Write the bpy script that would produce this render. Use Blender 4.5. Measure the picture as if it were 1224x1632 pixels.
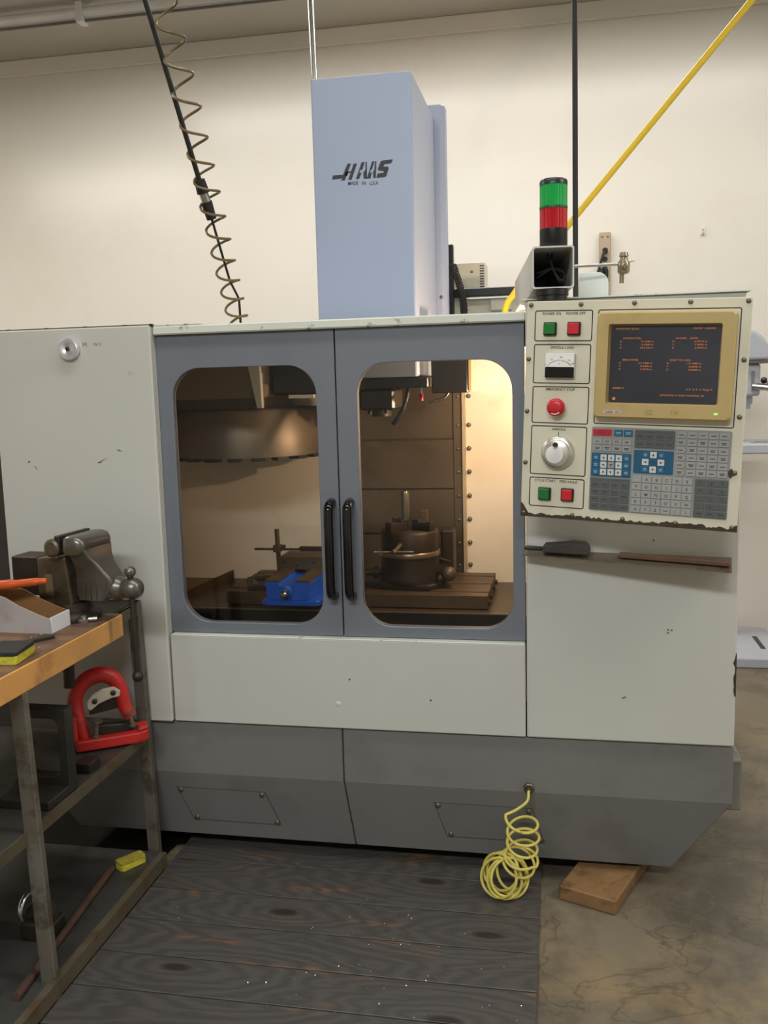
import bpy, bmesh, math, random
from mathutils import Matrix, Vector, Euler
random.seed(7)
PI = math.pi
SC = bpy.context.scene
COL = SC.collection
for o in list(bpy.data.objects):
    bpy.data.objects.remove(o)

# ------------------------------------------------------------------ camera
cd = bpy.data.cameras.new('camera'); cam = bpy.data.objects.new('camera', cd); COL.objects.link(cam)
cd.sensor_fit = 'VERTICAL'; cd.sensor_height = 36.0; cd.lens = 1460 / 1632 * 36.0; cd.clip_start = .02
YAW, PITCH, ROLL = 0.19322, 0.13633, -0.02588
cam.matrix_world = Matrix.Translation((0, -2.6, 1.5)) @ Matrix.Rotation(YAW, 4, 'Z') @ Matrix.Rotation(PI / 2 - PITCH, 4, 'X') @ Matrix.Rotation(ROLL, 4, 'Z')
SC.camera = cam

# ------------------------------------------------------------------ world, lights, exposure
w = bpy.data.worlds.new('world'); SC.world = w; w.use_nodes = True
w.node_tree.nodes['Background'].inputs[0].default_value = (.6, .65, .75, 1)
w.node_tree.nodes['Background'].inputs[1].default_value = .05
def area(name, loc, sx, sy, power, col, rot=(0, 0, 0)):
    l = bpy.data.lights.new(name, 'AREA'); l.shape = 'RECTANGLE'; l.size = sx; l.size_y = sy
    l.energy = power; l.color = col
    o = bpy.data.objects.new(name, l); COL.objects.link(o); o.location = loc; o.rotation_euler = rot
    return o
area('ceiling_lamp_near', (-.4, -.75, 3.42), 2.4, .35, 20, (1, .97, .93))
area('ceiling_lamp_left', (-4.1, .40, 3.42), 1.6, .35, 60, (1, .93, .82))
area('ceiling_lamp_right', (2.9, -.6, 3.42), 2.4, .35, 50, (1, .96, .90))
area('ceiling_lamp_rear', (-.6, -3.9, 3.42), 2.6, .5, 135, (.93, .97, 1))
area('ceiling_lamp_wall', (-.6, 1.75, 3.5), 4.2, .30, 56, (1, .97, .92))
vs = SC.view_settings
vs.view_transform = 'Standard'; vs.look = 'None'; vs.gamma = 1; vs.use_curve_mapping = False
vs.exposure = .35

# ------------------------------------------------------------------ materials
def lin(c):
    f = lambda v: v / 12.92 if v <= .04045 else ((v + .055) / 1.055) ** 2.4
    return tuple(f(v / 255) for v in c)
MATS = {}
def mat(name, rgb, rough=.5, metal=0., var=.06, scale=6., bump=0., bscale=60., stain=None, stain2=None, emit=None, estr=0., spec=.5, coat=0.):
    if name in MATS: return MATS[name]
    m = bpy.data.materials.new(name); m.use_nodes = True
    nt = m.node_tree; N = nt.nodes; L = nt.links; b = N['Principled BSDF']
    c = lin(rgb)
    tc = N.new('ShaderNodeTexCoord')
    no = N.new('ShaderNodeTexNoise'); no.inputs['Scale'].default_value = scale; no.inputs['Detail'].default_value = 5
    L.new(tc.outputs['Object'], no.inputs['Vector'])
    r = N.new('ShaderNodeValToRGB'); r.color_ramp.elements[0].position = .3; r.color_ramp.elements[1].position = .7
    r.color_ramp.elements[0].color = (*[x * (1 - var) for x in c], 1); r.color_ramp.elements[1].color = (*[min(1, x * (1 + var)) for x in c], 1)
    L.new(no.outputs['Fac'], r.inputs['Fac']); out = r.outputs['Color']
    for k, st in enumerate((stain, stain2)):
        if not st: continue
        srgb, ss, lo, hi, amt = st
        n2 = N.new('ShaderNodeTexNoise'); n2.inputs['Scale'].default_value = ss; n2.inputs['Detail'].default_value = 8; n2.inputs['Roughness'].default_value = .65
        mp = N.new('ShaderNodeMapping'); mp.inputs['Location'].default_value = (3.1 * k + 1.3, 2.2, .7)
        L.new(tc.outputs['Object'], mp.inputs['Vector']); L.new(mp.outputs['Vector'], n2.inputs['Vector'])
        mr = N.new('ShaderNodeMapRange'); mr.inputs[1].default_value = lo; mr.inputs[2].default_value = hi; mr.inputs[4].default_value = amt
        L.new(n2.outputs['Fac'], mr.inputs[0])
        mx = N.new('ShaderNodeMixRGB'); mx.inputs[2].default_value = (*lin(srgb), 1)
        L.new(mr.outputs[0], mx.inputs[0]); L.new(out, mx.inputs[1]); out = mx.outputs[0]
    L.new(out, b.inputs['Base Color'])
    b.inputs['Roughness'].default_value = rough; b.inputs['Metallic'].default_value = metal
    b.inputs['Specular IOR Level'].default_value = spec
    if coat: b.inputs['Coat Weight'].default_value = coat
    if bump:
        nb = N.new('ShaderNodeTexNoise'); nb.inputs['Scale'].default_value = bscale; nb.inputs['Detail'].default_value = 3
        L.new(tc.outputs['Object'], nb.inputs['Vector'])
        bp = N.new('ShaderNodeBump'); bp.inputs['Strength'].default_value = bump; bp.inputs['Distance'].default_value = .01
        L.new(nb.outputs['Fac'], bp.inputs['Height']); L.new(bp.outputs['Normal'], b.inputs['Normal'])
    if emit:
        b.inputs['Emission Color'].default_value = (*lin(emit), 1); b.inputs['Emission Strength'].default_value = estr
    MATS[name] = m
    return m
def glass_mat(name, tint, refl=.06):
    m = bpy.data.materials.new(name); m.use_nodes = True
    nt = m.node_tree; N = nt.nodes; L = nt.links
    N.remove(N['Principled BSDF'])
    t = N.new('ShaderNodeBsdfTransparent'); t.inputs[0].default_value = (*tint, 1)
    g = N.new('ShaderNodeBsdfGlossy'); g.inputs['Roughness'].default_value = .03
    f = N.new('ShaderNodeFresnel'); f.inputs[0].default_value = 1.3
    x = N.new('ShaderNodeMixShader'); L.new(f.outputs[0], x.inputs[0]); L.new(t.outputs[0], x.inputs[1]); L.new(g.outputs[0], x.inputs[2])
    L.new(x.outputs[0], N['Material Output'].inputs[0]); MATS[name] = m
    return m

white = mat('cream_paint', (197, 196, 187), .38, var=.02, scale=3, stain=((120, 112, 92), 5, .66, .80, .22), stain2=((60, 52, 40), 38, .76, .79, .5))
white_in = mat('cream_paint_inside', (222, 215, 198), .45, var=.04, scale=4, stain=((150, 126, 92), 5, .60, .80, .35))
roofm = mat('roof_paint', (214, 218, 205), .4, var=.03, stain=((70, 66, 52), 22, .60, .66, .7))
grey = mat('door_grey_paint', (113, 118, 126), .32, var=.03, scale=4, stain=((86, 90, 94), 3, .5, .75, .25))
basegrey = mat('base_grey_paint', (117, 116, 112), .45, var=.04, scale=3, stain=((78, 77, 72), 4, .52, .75, .4))
blue = mat('head_cover_paint', (154, 166, 190), .42, var=.015, scale=2)
wallm = mat('wall_cream', (228, 223, 214), .26, var=.015, scale=1.2, stain=((212, 202, 182), 1.4, .52, .72, .3), stain2=((120, 105, 80), 30, .78, .80, .4))
ceilm = mat('ceiling_paint', (188, 184, 174), .7, var=.04, scale=2)
black = mat('black_plastic', (22, 22, 24), .35, var=.1)
blackgloss = mat('black_gloss', (12, 13, 15), .12, var=.05)
darksteel = mat('dark_steel', (58, 55, 50), .45, .6, var=.2, scale=14, stain=((96, 70, 44), 10, .52, .68, .6), bump=.1)
legsteel = mat('painted_leg', (104, 99, 87), .5, .2, var=.12, scale=10, stain=((62, 50, 34), 14, .52, .62, .7))
railsteel = mat('rail_steel', (104, 96, 78), .5, .4, var=.15, scale=9, stain=((96, 66, 36), 12, .50, .6, .6))
shelfm = mat('shelf_sheet', (84, 84, 80), .42, .5, var=.15, scale=7, stain=((50, 46, 40), 6, .5, .65, .6))
steel = mat('bright_steel', (190, 190, 188), .25, 1., var=.06)
chrome = mat('chrome', (232, 234, 238), .3, .8, var=.02)
iron = mat('cast_iron', (54, 44, 36), .48, .5, var=.18, scale=16, stain=((52, 40, 30), 8, .48, .65, .6), bump=.08)
tablem = mat('table_iron', (90, 73, 55), .45, .4, var=.12, scale=12, stain=((58, 44, 32), 7, .5, .68, .6))
oily = mat('oily_sheet', (86, 69, 50), .36, .55, var=.12, scale=5, stain=((66, 48, 32), 3.5, .45, .7, .7))
covers = mat('way_cover_steel', (118, 103, 84), .36, .75, var=.10, scale=4, stain=((74, 58, 42), 4, .45, .7, .7))
drumm = mat('carousel_steel', (112, 102, 88), .46, .6, var=.08, scale=3)
redbtn = mat('red_button', (196, 34, 46), .35, var=.05); greenbtn = mat('green_button', (24, 112, 44), .35, var=.08)
inkm = mat('black_print', (32, 32, 30), .6, var=.03)
logom = mat('logo_print', (48, 46, 50), .55, var=.08)
whitem = mat('white_plastic', (226, 226, 220), .4, var=.03)
screwm = mat('screw_steel', (116, 110, 96), .4, .8, var=.15, scale=40)
rubber = mat('black_rubber', (30, 30, 28), .6, var=.15, scale=20)

# ------------------------------------------------------------------ mesh building
class MB:
    def __init__(s): s.v = []; s.f = []; s.sm = []
    def add(s, vs, fs, smooth=False):
        k = len(s.v); s.v += [Vector(p) for p in vs]; s.f += [tuple(i + k for i in f) for f in fs]; s.sm += [smooth] * len(fs)
        return s
    def box(s, x0, x1, y0, y1, z0, z1, M=None):
        vs = [Vector((x, y, z)) for z in (z0, z1) for y in (y0, y1) for x in (x0, x1)]
        if M: vs = [M @ p for p in vs]
        return s.add(vs, [(0, 2, 3, 1), (4, 5, 7, 6), (0, 1, 5, 4), (2, 6, 7, 3), (0, 4, 6, 2), (1, 3, 7, 5)])
    def cyl(s, p0, p1, r0, r1=None, n=20, caps=True):
        r1 = r0 if r1 is None else r1
        p0 = Vector(p0); p1 = Vector(p1); d = (p1 - p0).normalized()
        u = d.orthogonal().normalized(); v = d.cross(u)
        a = [2 * PI * i / n for i in range(n)]
        vs = [p0 + (u * math.cos(t) + v * math.sin(t)) * r0 for t in a] + [p1 + (u * math.cos(t) + v * math.sin(t)) * r1 for t in a]
        s.add(vs, [(i, (i + 1) % n, n + (i + 1) % n, n + i) for i in range(n)], True)
        if caps: s.add(vs, [tuple(range(n - 1, -1, -1)), tuple(range(n, 2 * n))])
        return s
    def lathe(s, prof, o=(0, 0, 0), axis=(0, 0, 1), n=28):
        o = Vector(o); d = Vector(axis).normalized(); u = d.orthogonal().normalized(); v = d.cross(u)
        vs = []; fs = []
        for (r, h) in prof:
            for i in range(n):
                t = 2 * PI * i / n; vs.append(o + d * h + (u * math.cos(t) + v * math.sin(t)) * max(r, 1e-5))
        for j in range(len(prof) - 1):
            for i in range(n):
                fs.append((j * n + i, j * n + (i + 1) % n, (j + 1) * n + (i + 1) % n, (j + 1) * n + i))
        s.add(vs, fs, True)
        k = len(prof) - 1
        s.add(vs, [tuple(range(n - 1, -1, -1)), tuple(range(k * n, k * n + n))])
        return s
    def ball(s, c, r, n=16, sc=(1, 1, 1)):
        c = Vector(c); m = n // 2; vs = []; fs = []
        for j in range(m + 1):
            p = -PI / 2 + PI * j / m
            for i in range(n):
                t = 2 * PI * i / n
                vs.append(c + Vector((math.cos(p) * math.cos(t) * r * sc[0], math.cos(p) * math.sin(t) * r * sc[1], math.sin(p) * r * sc[2])))
        for j in range(m):
            for i in range(n):
                fs.append((j * n + i, j * n + (i + 1) % n, (j + 1) * n + (i + 1) % n, (j + 1) * n + i))
        return s.add(vs, fs, True)
    def tube(s, pts, r, n=8, caps=True, rs=None):
        pts = [Vector(p) for p in pts]; vs = []; u = None
        for i, p in enumerate(pts):
            d = (pts[min(i + 1, len(pts) - 1)] - pts[max(i - 1, 0)]).normalized()
            u = d.orthogonal().normalized() if u is None else (u - d * u.dot(d)).normalized()
            v = d.cross(u); rr = rs[i] if rs else r
            for k in range(n):
                t = 2 * PI * k / n; vs.append(p + (u * math.cos(t) + v * math.sin(t)) * rr)
        m = len(pts)
        s.add(vs, [(i * n + k, i * n + (k + 1) % n, (i + 1) * n + (k + 1) % n, (i + 1) * n + k) for i in range(m - 1) for k in range(n)], True)
        if caps: s.add(vs, [tuple(range(n - 1, -1, -1)), tuple(range((m - 1) * n, m * n))])
        return s
    def prism(s, poly, f0, f1):
        # poly: 2D points; f0/f1 map (a,b) -> 3D for the two ends
        n = len(poly); vs = [Vector(f0(*p)) for p in poly] + [Vector(f1(*p)) for p in poly]
        s.add(vs, [tuple(range(n - 1, -1, -1)), tuple(range(n, 2 * n))] + [(i, (i + 1) % n, n + (i + 1) % n, n + i) for i in range(n)])
        return s
    def prism_y(s, poly, y0, y1): return s.prism(poly, lambda a, b: (a, y0, b), lambda a, b: (a, y1, b))
    def prism_x(s, poly, x0, x1): return s.prism(poly, lambda a, b: (x0, a, b), lambda a, b: (x1, a, b))
    def prism_z(s, poly, z0, z1): return s.prism(poly, lambda a, b: (a, b, z0), lambda a, b: (a, b, z1))
    def loft(s, rings, smooth=True):
        n = len(rings[0]); vs = [p for r in rings for p in r]
        s.add(vs, [(j * n + i, j * n + (i + 1) % n, (j + 1) * n + (i + 1) % n, (j + 1) * n + i) for j in range(len(rings) - 1) for i in range(n)], smooth)
        s.add(vs, [tuple(range(n - 1, -1, -1)), tuple(range((len(rings) - 1) * n, len(rings) * n))])
        return s
    def rrframe(s, outer, inner, r, y0, y1, n=9, ro=0):
        # plate in XZ with a rounded-rectangle opening
        ip = rrect(*inner, r, n); c = [(outer[1], outer[2]), (outer[1], outer[3]), (outer[0], outer[3]), (outer[0], outer[2])]
        m = len(ip); q = m // 4; vs = []
        for y in (y0, y1):
            vs += [(a, y, b) for a, b in ip] + [(a, y, b) for a, b in c]
        K = m + 4; fs = []
        for side, off in ((0, 0), (1, K)):
            for k in range(4):
                for i in range(q - 1):
                    t = (off + k * q + i, off + k * q + i + 1, off + m + k); fs.append(t if side else t[::-1])
                a = off + k * q + q - 1; b = off + ((k + 1) * q) % m
                t = (a, b, off + m + (k + 1) % 4, off + m + k); fs.append(t if side else t[::-1])
        for i in range(m): fs.append((i, (i + 1) % m, K + (i + 1) % m, K + i))
        for k in range(4): fs.append((m + (k + 1) % 4, m + k, K + m + k, K + m + (k + 1) % 4))
        return s.add(vs, fs)
    def text(s, txt, o, size, ux=(1, 0, 0), uy=(0, 0, 1), align='CENTER', thick=.0, xs=1.):
        o = Vector(o); ux = Vector(ux); uy = Vector(uy)
        vs, fs = text_geo(txt, thick)
        if not vs: return s
        xs_ = [p[0] for p in vs]; x0, x1 = min(xs_), max(xs_)
        sh = {'CENTER': (x0 + x1) / 2, 'LEFT': x0, 'RIGHT': x1}[align]
        return s.add([o + ux * ((p[0] - sh) * size * xs) + uy * (p[1] * size) for p in vs], fs)
    def build(s, name, m, parent=None, bevel=0, world=True, angle=40, segs=1, smooth=None):
        me = bpy.data.meshes.new(name)
        V = s.v
        if parent is not None and world:
            inv = wm(parent).inverted(); V = [inv @ p for p in V]
        me.from_pydata([tuple(p) for p in V], [], s.f)
        for p, q in zip(me.polygons, s.sm): p.use_smooth = q if smooth is None else smooth
        bm = bmesh.new(); bm.from_mesh(me)
        bmesh.ops.recalc_face_normals(bm, faces=bm.faces)
        if bevel:
            bmesh.ops.remove_doubles(bm, verts=bm.verts, dist=1e-5)
            ed = [e for e in bm.edges if len(e.link_faces) == 2 and e.calc_face_angle(0) > math.radians(angle)]
            bmesh.ops.bevel(bm, geom=ed, offset=bevel, segments=segs, affect='EDGES', profile=.5, clamp_overlap=True)
        bm.to_mesh(me); bm.free()
        if m: me.materials.append(m)
        if any(s.sm) and smooth is None and not bevel: me.set_sharp_from_angle(angle=math.radians(50))
        o = bpy.data.objects.new(name, me); COL.objects.link(o)
        if parent is not None: o.parent = parent
        return o
def wm(o):
    M = o.matrix_basis.copy()
    while o.parent: o = o.parent; M = o.matrix_basis @ M
    return M
TXT = {}
def text_geo(t, thick=0.):
    if (t, thick) in TXT: return TXT[(t, thick)]
    c = bpy.data.curves.new('t', 'FONT'); c.body = t; c.size = 1; c.offset = thick; c.resolution_u = 3; c.fill_mode = 'FRONT'
    ob = bpy.data.objects.new('t', c); COL.objects.link(ob)
    dg = bpy.context.evaluated_depsgraph_get()
    me = bpy.data.meshes.new_from_object(ob.evaluated_get(dg))
    r = ([tuple(v.co) for v in me.vertices], [tuple(p.vertices) for p in me.polygons])
    bpy.data.objects.remove(ob); bpy.data.meshes.remove(me); TXT[(t, thick)] = r
    return r
def rrect(x0, x1, z0, z1, r, n=9):
    pts = []
    for (cx, cz, a0) in ((x1 - r, z0 + r, -PI / 2), (x1 - r, z1 - r, 0), (x0 + r, z1 - r, PI / 2), (x0 + r, z0 + r, PI)):
        for i in range(n): a = a0 + PI / 2 * i / (n - 1); pts.append((cx + r * math.cos(a), cz + r * math.sin(a)))
    return pts
def tag(o, label, cat, group=None):
    o['label'] = label; o['category'] = cat
    if group: o['group'] = group
    return o
def thing(name, label, cat, loc, rot=(0, 0, 0), group=None):
    o = bpy.data.objects.new(name, None); COL.objects.link(o); o.empty_display_size = .05
    o.location = loc; o.rotation_euler = rot
    return tag(o, label, cat, group)
def struct(o): o['kind'] = 'structure'; return o
def part(o, label): o['label'] = label; return o
def inst(src, parent, loc, rot=None):
    c = src.copy(); COL.objects.link(c); c.parent = parent; c.location = loc
    if rot is not None: c.rotation_euler = rot
    return c
def smoothpath(pts, k=8):
    P = [Vector(p) for p in pts]; P = [2 * P[0] - P[1]] + P + [2 * P[-1] - P[-2]]; out = []
    for i in range(1, len(P) - 2):
        for j in range(k):
            t = j / k; a, b, c, d = P[i - 1:i + 3]
            out.append(.5 * ((2 * b) + (c - a) * t + (2 * a - 5 * b + 4 * c - d) * t * t + (3 * b - a - 3 * c + d) * t ** 3))
    out.append(P[-2]); return out

# ------------------------------------------------------------------ the room
def concrete():
    m = mat('concrete_floor', (118, 108, 90), .40, var=.14, scale=2.2, stain=((70, 66, 58), 2.6, .44, .62, .8), stain2=((146, 124, 90), 2.1, .54, .68, .65), bump=.06, bscale=24)
    nt = m.node_tree; N = nt.nodes; L = nt.links; b = N['Principled BSDF']
    # tide-mark lines and scratches left by old spills
    tc = [n for n in N if n.type == 'TEX_COORD'][0]
    out = b.inputs['Base Color'].links[0].from_socket
    for sc_, lev, wdt, amt, colr in ((2.3, .53, .010, .45, (66, 54, 40)), (4.2, .60, .012, .14, (150, 138, 116)), (3.1, .44, .008, .35, (60, 54, 46))):
        nz = N.new('ShaderNodeTexNoise'); nz.inputs['Scale'].default_value = sc_; nz.inputs['Detail'].default_value = 5; nz.inputs['Distortion'].default_value = .4
        L.new(tc.outputs['Object'], nz.inputs['Vector'])
        sb = N.new('ShaderNodeMath'); sb.operation = 'SUBTRACT'; sb.inputs[1].default_value = lev; L.new(nz.outputs['Fac'], sb.inputs[0])
        ab = N.new('ShaderNodeMath'); ab.operation = 'ABSOLUTE'; L.new(sb.outputs[0], ab.inputs[0])
        mr = N.new('ShaderNodeMapRange'); mr.inputs[1].default_value = 0; mr.inputs[2].default_value = wdt; mr.inputs[3].default_value = amt; mr.inputs[4].default_value = 0
        L.new(ab.outputs[0], mr.inputs[0])
        mx = N.new('ShaderNodeMixRGB'); mx.inputs[2].default_value = (*lin(colr), 1)
        L.new(mr.outputs[0], mx.inputs[0]); L.new(out, mx.inputs[1]); out = mx.outputs[0]
    L.new(out, b.inputs['Base Color'])
    return m
struct(MB().box(-6, 4, -7, 3.1, -.1, 0).build('floor', concrete()))
struct(MB().box(-6, 4, 3.0, 3.1, 0, 3.6).build('wall_back', wallm))
struct(MB().box(-6.1, -6, -7, 3.1, 0, 3.6).build('wall_left', wallm))
struct(MB().box(4, 4.1, -7, 3.1, 0, 3.6).build('wall_right', wallm))
struct(MB().box(-6, 4, -7.1, -7, 0, 3.6).build('wall_front', wallm))
struct(MB().box(-6.1, 4.1, -7.1, 3.1, 3.6, 3.7).build('ceiling', ceilm))
struct(MB().box(-6, 4, 2.975, 3.0, 3.50, 3.6).build('trim_1', wallm, bevel=.006))

# conduit under the ceiling
cr = thing('ceiling_conduit', 'glossy white conduit pipe running along the ceiling above the wall', 'pipe', (-2.4, 2.3, 3.6))
MB().cyl((-6, 2.3, 3.548), (1.2, 2.3, 3.548), .030, n=24).build('pipe', mat('conduit_paint', (238, 238, 238), .16, .2), cr)
MB().cyl((-6, 2.3, 3.508), (1.2, 2.3, 3.508), .008, n=12).build('pipe', mat('conduit_grey', (120, 118, 112), .4, .4), cr)
for x in (-4.4, -2.56, -.6):
    c = MB().box(x - .02, x + .02, 2.262, 2.338, 3.492, 3.600).build('pipe_clamp', whitem, cr, bevel=.004)
vp = thing('vertical_conduit', 'thin shiny steel conduit dropping from ceiling behind the blue head cover', 'pipe', (-1.08, 1.6, 3.6))
MB().cyl((-1.10, 1.6, 3.6), (-1.06, 1.6, 1.2), .014, n=16).build('pipe', steel, vp)
MB().lathe([(.03, 0), (.03, -.02), (.016, -.03)], (-1.10, 1.6, 3.6), n=16).build('ceiling_flange', steel, vp)

# ------------------------------------------------------------------ the machining centre
mc = thing('machining_center', 'large cream and grey CNC vertical machining center with two windowed doors', 'milling machine', (-.6, .45, 0))
FY = .012      # door plane
# screws: one shared mesh each
def screw_mesh(r, h, axis, name='screw'):
    o = MB().lathe([(r, 0), (r, h * .45), (r * .8, h * .85), (r * .3, h)], (0, 0, 0), axis, n=12).build(name, screwm)
    me = o.data; bpy.data.objects.remove(o); return me
SCR_F = screw_mesh(.0062, .005, (0, -1, 0)); SCR_T = screw_mesh(.010, .008, (0, 0, 1)); SCR_S = screw_mesh(.0085, .005, (0, -1, 0))
def screws(me, parent, pts, world=True, name='screw'):
    inv = wm(parent).inverted() if world else Matrix()
    for p in pts:
        o = bpy.data.objects.new(name, me); COL.objects.link(o); o.parent = parent; o.location = inv @ Vector(p)

# left cabinet
lc = MB().box(-1.722, -1.197, -.022, 0, .474, 1.697).build('left_cabinet', white, mc, bevel=.004)
MB().box(-1.212, -1.197, .001, .045, .474, 1.697).build('door_jamb', white, mc)
MB().box(-1.722, -1.704, .001, .97, .474, 1.697).build('cabinet_side', white, mc)
MB().box(-1.704, -1.197, .001, .95, 1.684, 1.697).build('cabinet_top', white, mc)
screws(SCR_T, lc, [(x, .03, 1.697) for x in (-1.69, -1.56, -1.43, -1.30, -1.215)])
MB().box(-1.73, -1.19, -.018, .95, 1.6975, 1.7).build('cabinet_lid_seam', mat('seam_dark', (60, 58, 52), .6), mc)
# scuffs on the left cabinet
sc = MB()
for (x, z, a, l, t) in ((-1.318, 1.328, -.35, .020, .0035), (-1.375, 1.298, .45, .034, .002), (-1.385, 1.292, .2, .016, .004), (-1.622, 1.296, .5, .010, .006), (-1.600, 1.278, -.8, .016, .002)):
    M = Matrix.Translation((x, 0, z)) @ Matrix.Rotation(-a, 4, 'Y')
    sc = MB(); sc.prism([(-l / 2, 0), (0, -t / 2), (l / 2, 0), (0, t / 2)], lambda a_, b_: tuple(M @ Vector((a_, -.0219, b_))), lambda a_, b_: tuple(M @ Vector((a_, -.0226, b_))))
    sc.build('scratch', mat('scuff', (70, 68, 62), .7), lc)
pm = MB()
pm.text('M', (-1.408, -.0226, 1.640), .020); pm.build('pencil_mark', mat('pencil', (120, 118, 108), .8), lc)
pm = MB().text('W.V', (-1.366, -.0226, 1.642), .014)
part(pm.build('pencil_mark', mat('pencil', (120, 118, 108), .8), lc), 'faint pencil marks')
pm = MB().text('911', (-1.262, -.0226, 1.552), .016)
part(pm.build('pencil_mark', mat('pencil_faint', (168, 166, 152), .8), lc), 'faint pencil marks')
# right cabinet
rc = MB().box(-.098, .475, -.012, .95, .474, 1.722).build('right_cabinet', white, mc, bevel=.004)
screws(SCR_T, rc, [(x, .03, 1.722) for x in (.02, .17, .32, .45)])
MB().box(-.108, .485, -.02, .97, 1.722, 1.7255).build('right_cabinet_lid', roofm, mc)
sc = MB()
for x, z in ((.292, .807), (.302, .806), (.292, .798), (.172, .605), (.178, .607), (.25, 1.06)): MB().ball((x, -.0122, z), .0025, 6).build('paint_chip', MATS['scuff'], rc)
# chipped edge on the right cabinet
ch = MB()
zz = .62
rng = random.Random(3)
pts = [(.4755, .62)]
for i in range(9): pts.append((.4755 - rng.uniform(.003, .010), .625 + i * .013))
pts.append((.4755, .745))
ch.prism(pts, lambda a, b: (a, -.0125, b), lambda a, b: (a, .02, b))
ch.build('chipped_edge', mat('rust_chip', (62, 46, 34), .8, var=.3, scale=40), rc)
# roof strip, and lintel above the doors
MB().box(-1.197, -.098, -.006, .38, 1.668, 1.694).build('roof_rail', roofm, mc, bevel=.004)  # unseen depth extended backward to shade the head front
MB().box(-1.197, -1.045, -.004, .30, 1.694, 1.700).build('roof_plate', roofm, mc, bevel=.002)
MB().box(-1.197, -.098, .045, .06, 1.60, 1.668).build('lintel', mat('inner_dark', (50, 50, 50), .6), mc)
# lower centre panel with its ledge and a dent
lp = MB().box(-1.193, -.102, -.012, .03, .474, .752).build('lower_panel', white, mc, bevel=.003)
MB().box(-1.19, -.104, -.012, .05, .750, .7545).build('panel_ledge', roofm, mc, bevel=.0015)
dn = MB().lathe([(.009, 0), (.006, .0012), (.002, .0018)], (-.662, -.0122, .552), (0, -1, 0), n=14)
part(dn.build('dent', mat('dent_paint', (214, 214, 204), .3), lp), 'small pressed dent')
sc = MB()
for x, z in ((-.625, .63), (-.38, .575)): MB().ball((x, -.012, z), .003, 6).build('paint_chip', MATS['scuff'], lp)

# grey base: two sections with an undercut
def base_section(x0, x1, x0b, x1b, nm):
    A = [(x0, 0, .470), (x1, 0, .470), (x1, 0, .300), (x1b, .062, .062), (x0b, .062, .062), (x0, 0, .300)]
    m = MB()
    m.add([(x0, 0, .470), (x1, 0, .470), (x1, 0, .300), (x0, 0, .300), (x1b, .062, .062), (x0b, .062, .062),
           (x0, .9, .470), (x1, .9, .470), (x1, .9, .300), (x0, .9, .300), (x1b, .85, .062), (x0b, .85, .062)],
          [(0, 3, 2, 1), (3, 5, 4, 2), (1, 2, 8, 7), (2, 4, 10, 8), (0, 6, 9, 3), (3, 9, 11, 5), (5, 11, 10, 4), (0, 1, 7, 6), (6, 7, 8, 9), (9, 8, 10, 11)])
    return m.build('base_section', basegrey, mc, bevel=.003)
MB().box(-1.70, .46, .02, .88, .464, .476).build('base_seam', MATS['inner_dark'], mc)
b1 = base_section(-1.74, -.6575, -1.59, -.6405, 'l'); b2 = base_section(-.6545, .477, -.6375, .322, 'r')
MB().box(-.6595, -.6525, .066, .8, .08, .468).build('base_joint', MATS['inner_dark'], mc)
def on_slope(x, z, off=0.):   # point on the undercut plane
    t = (.300 - z) / .238; return Vector((x, .062 * t - off, z - off * .25))
def access_cover(parent, xs0, xs1, dx):
    c = [(xs0, .245), (xs1, .243), (xs1 + dx, .122), (xs0 + dx, .122)]
    m = MB(); m.add([on_slope(x, z, .002) for x, z in c] + [on_slope(x, z, -.004) for x, z in c], [(0, 3, 2, 1), (4, 5, 6, 7), (0, 1, 5, 4), (1, 2, 6, 5), (2, 3, 7, 6), (3, 0, 4, 7)])
    o = m.build('access_cover', mat('cover_grey', (115, 114, 110), .5, var=.05), parent, bevel=.001)
    g = MB()
    for k in range(4):
        p, q = [on_slope(*v, .0016) for v in (c[k], c[(k + 1) % 4])]; g.tube([p, q], .0009, 6)
    g.build('cover_gap', MATS['inner_dark'], parent)
    for (x, z) in ((xs0 + .012, .235), (xs1 - .010, .233), (xs0 + dx + .012, .131), (xs1 + dx - .012, .131)):
        ob = bpy.data.objects.new('screw', SCR_S); COL.objects.link(ob); ob.parent = parent; ob.location = wm(parent).inverted() @ on_slope(x, z, .002)
access_cover(b1, -1.212, -.918, .040); access_cover(b2, -.380, -.085, .035)
hp = MB().lathe([(.017, 0), (.017, .006), (.013, .010), (.011, .010), (.011, .004)], (-.094, -.0005, .315), (0, -1, 0), n=6).build('hose_port', screwm, b2)
MB().box(.472, .532, .16, .28, .205, .365).build('side_box', mat('old_grey_box', (122, 120, 110), .5, var=.1, stain=((90, 84, 70), 12, .5, .65, .5)), mc, bevel=.006, segs=2)
for x in (-1.45, .18):                                # levelling feet
    MB().lathe([(.05, 0), (.05, .018), (.02, .022), (.02, .066)], (x, .25, 0), n=16).build('levelling_foot', darksteel, mc)
    MB().lathe([(.05, 0), (.05, .018), (.02, .022), (.02, .066)], (x, .75, 0), n=16).build('levelling_foot', darksteel, mc)

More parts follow.
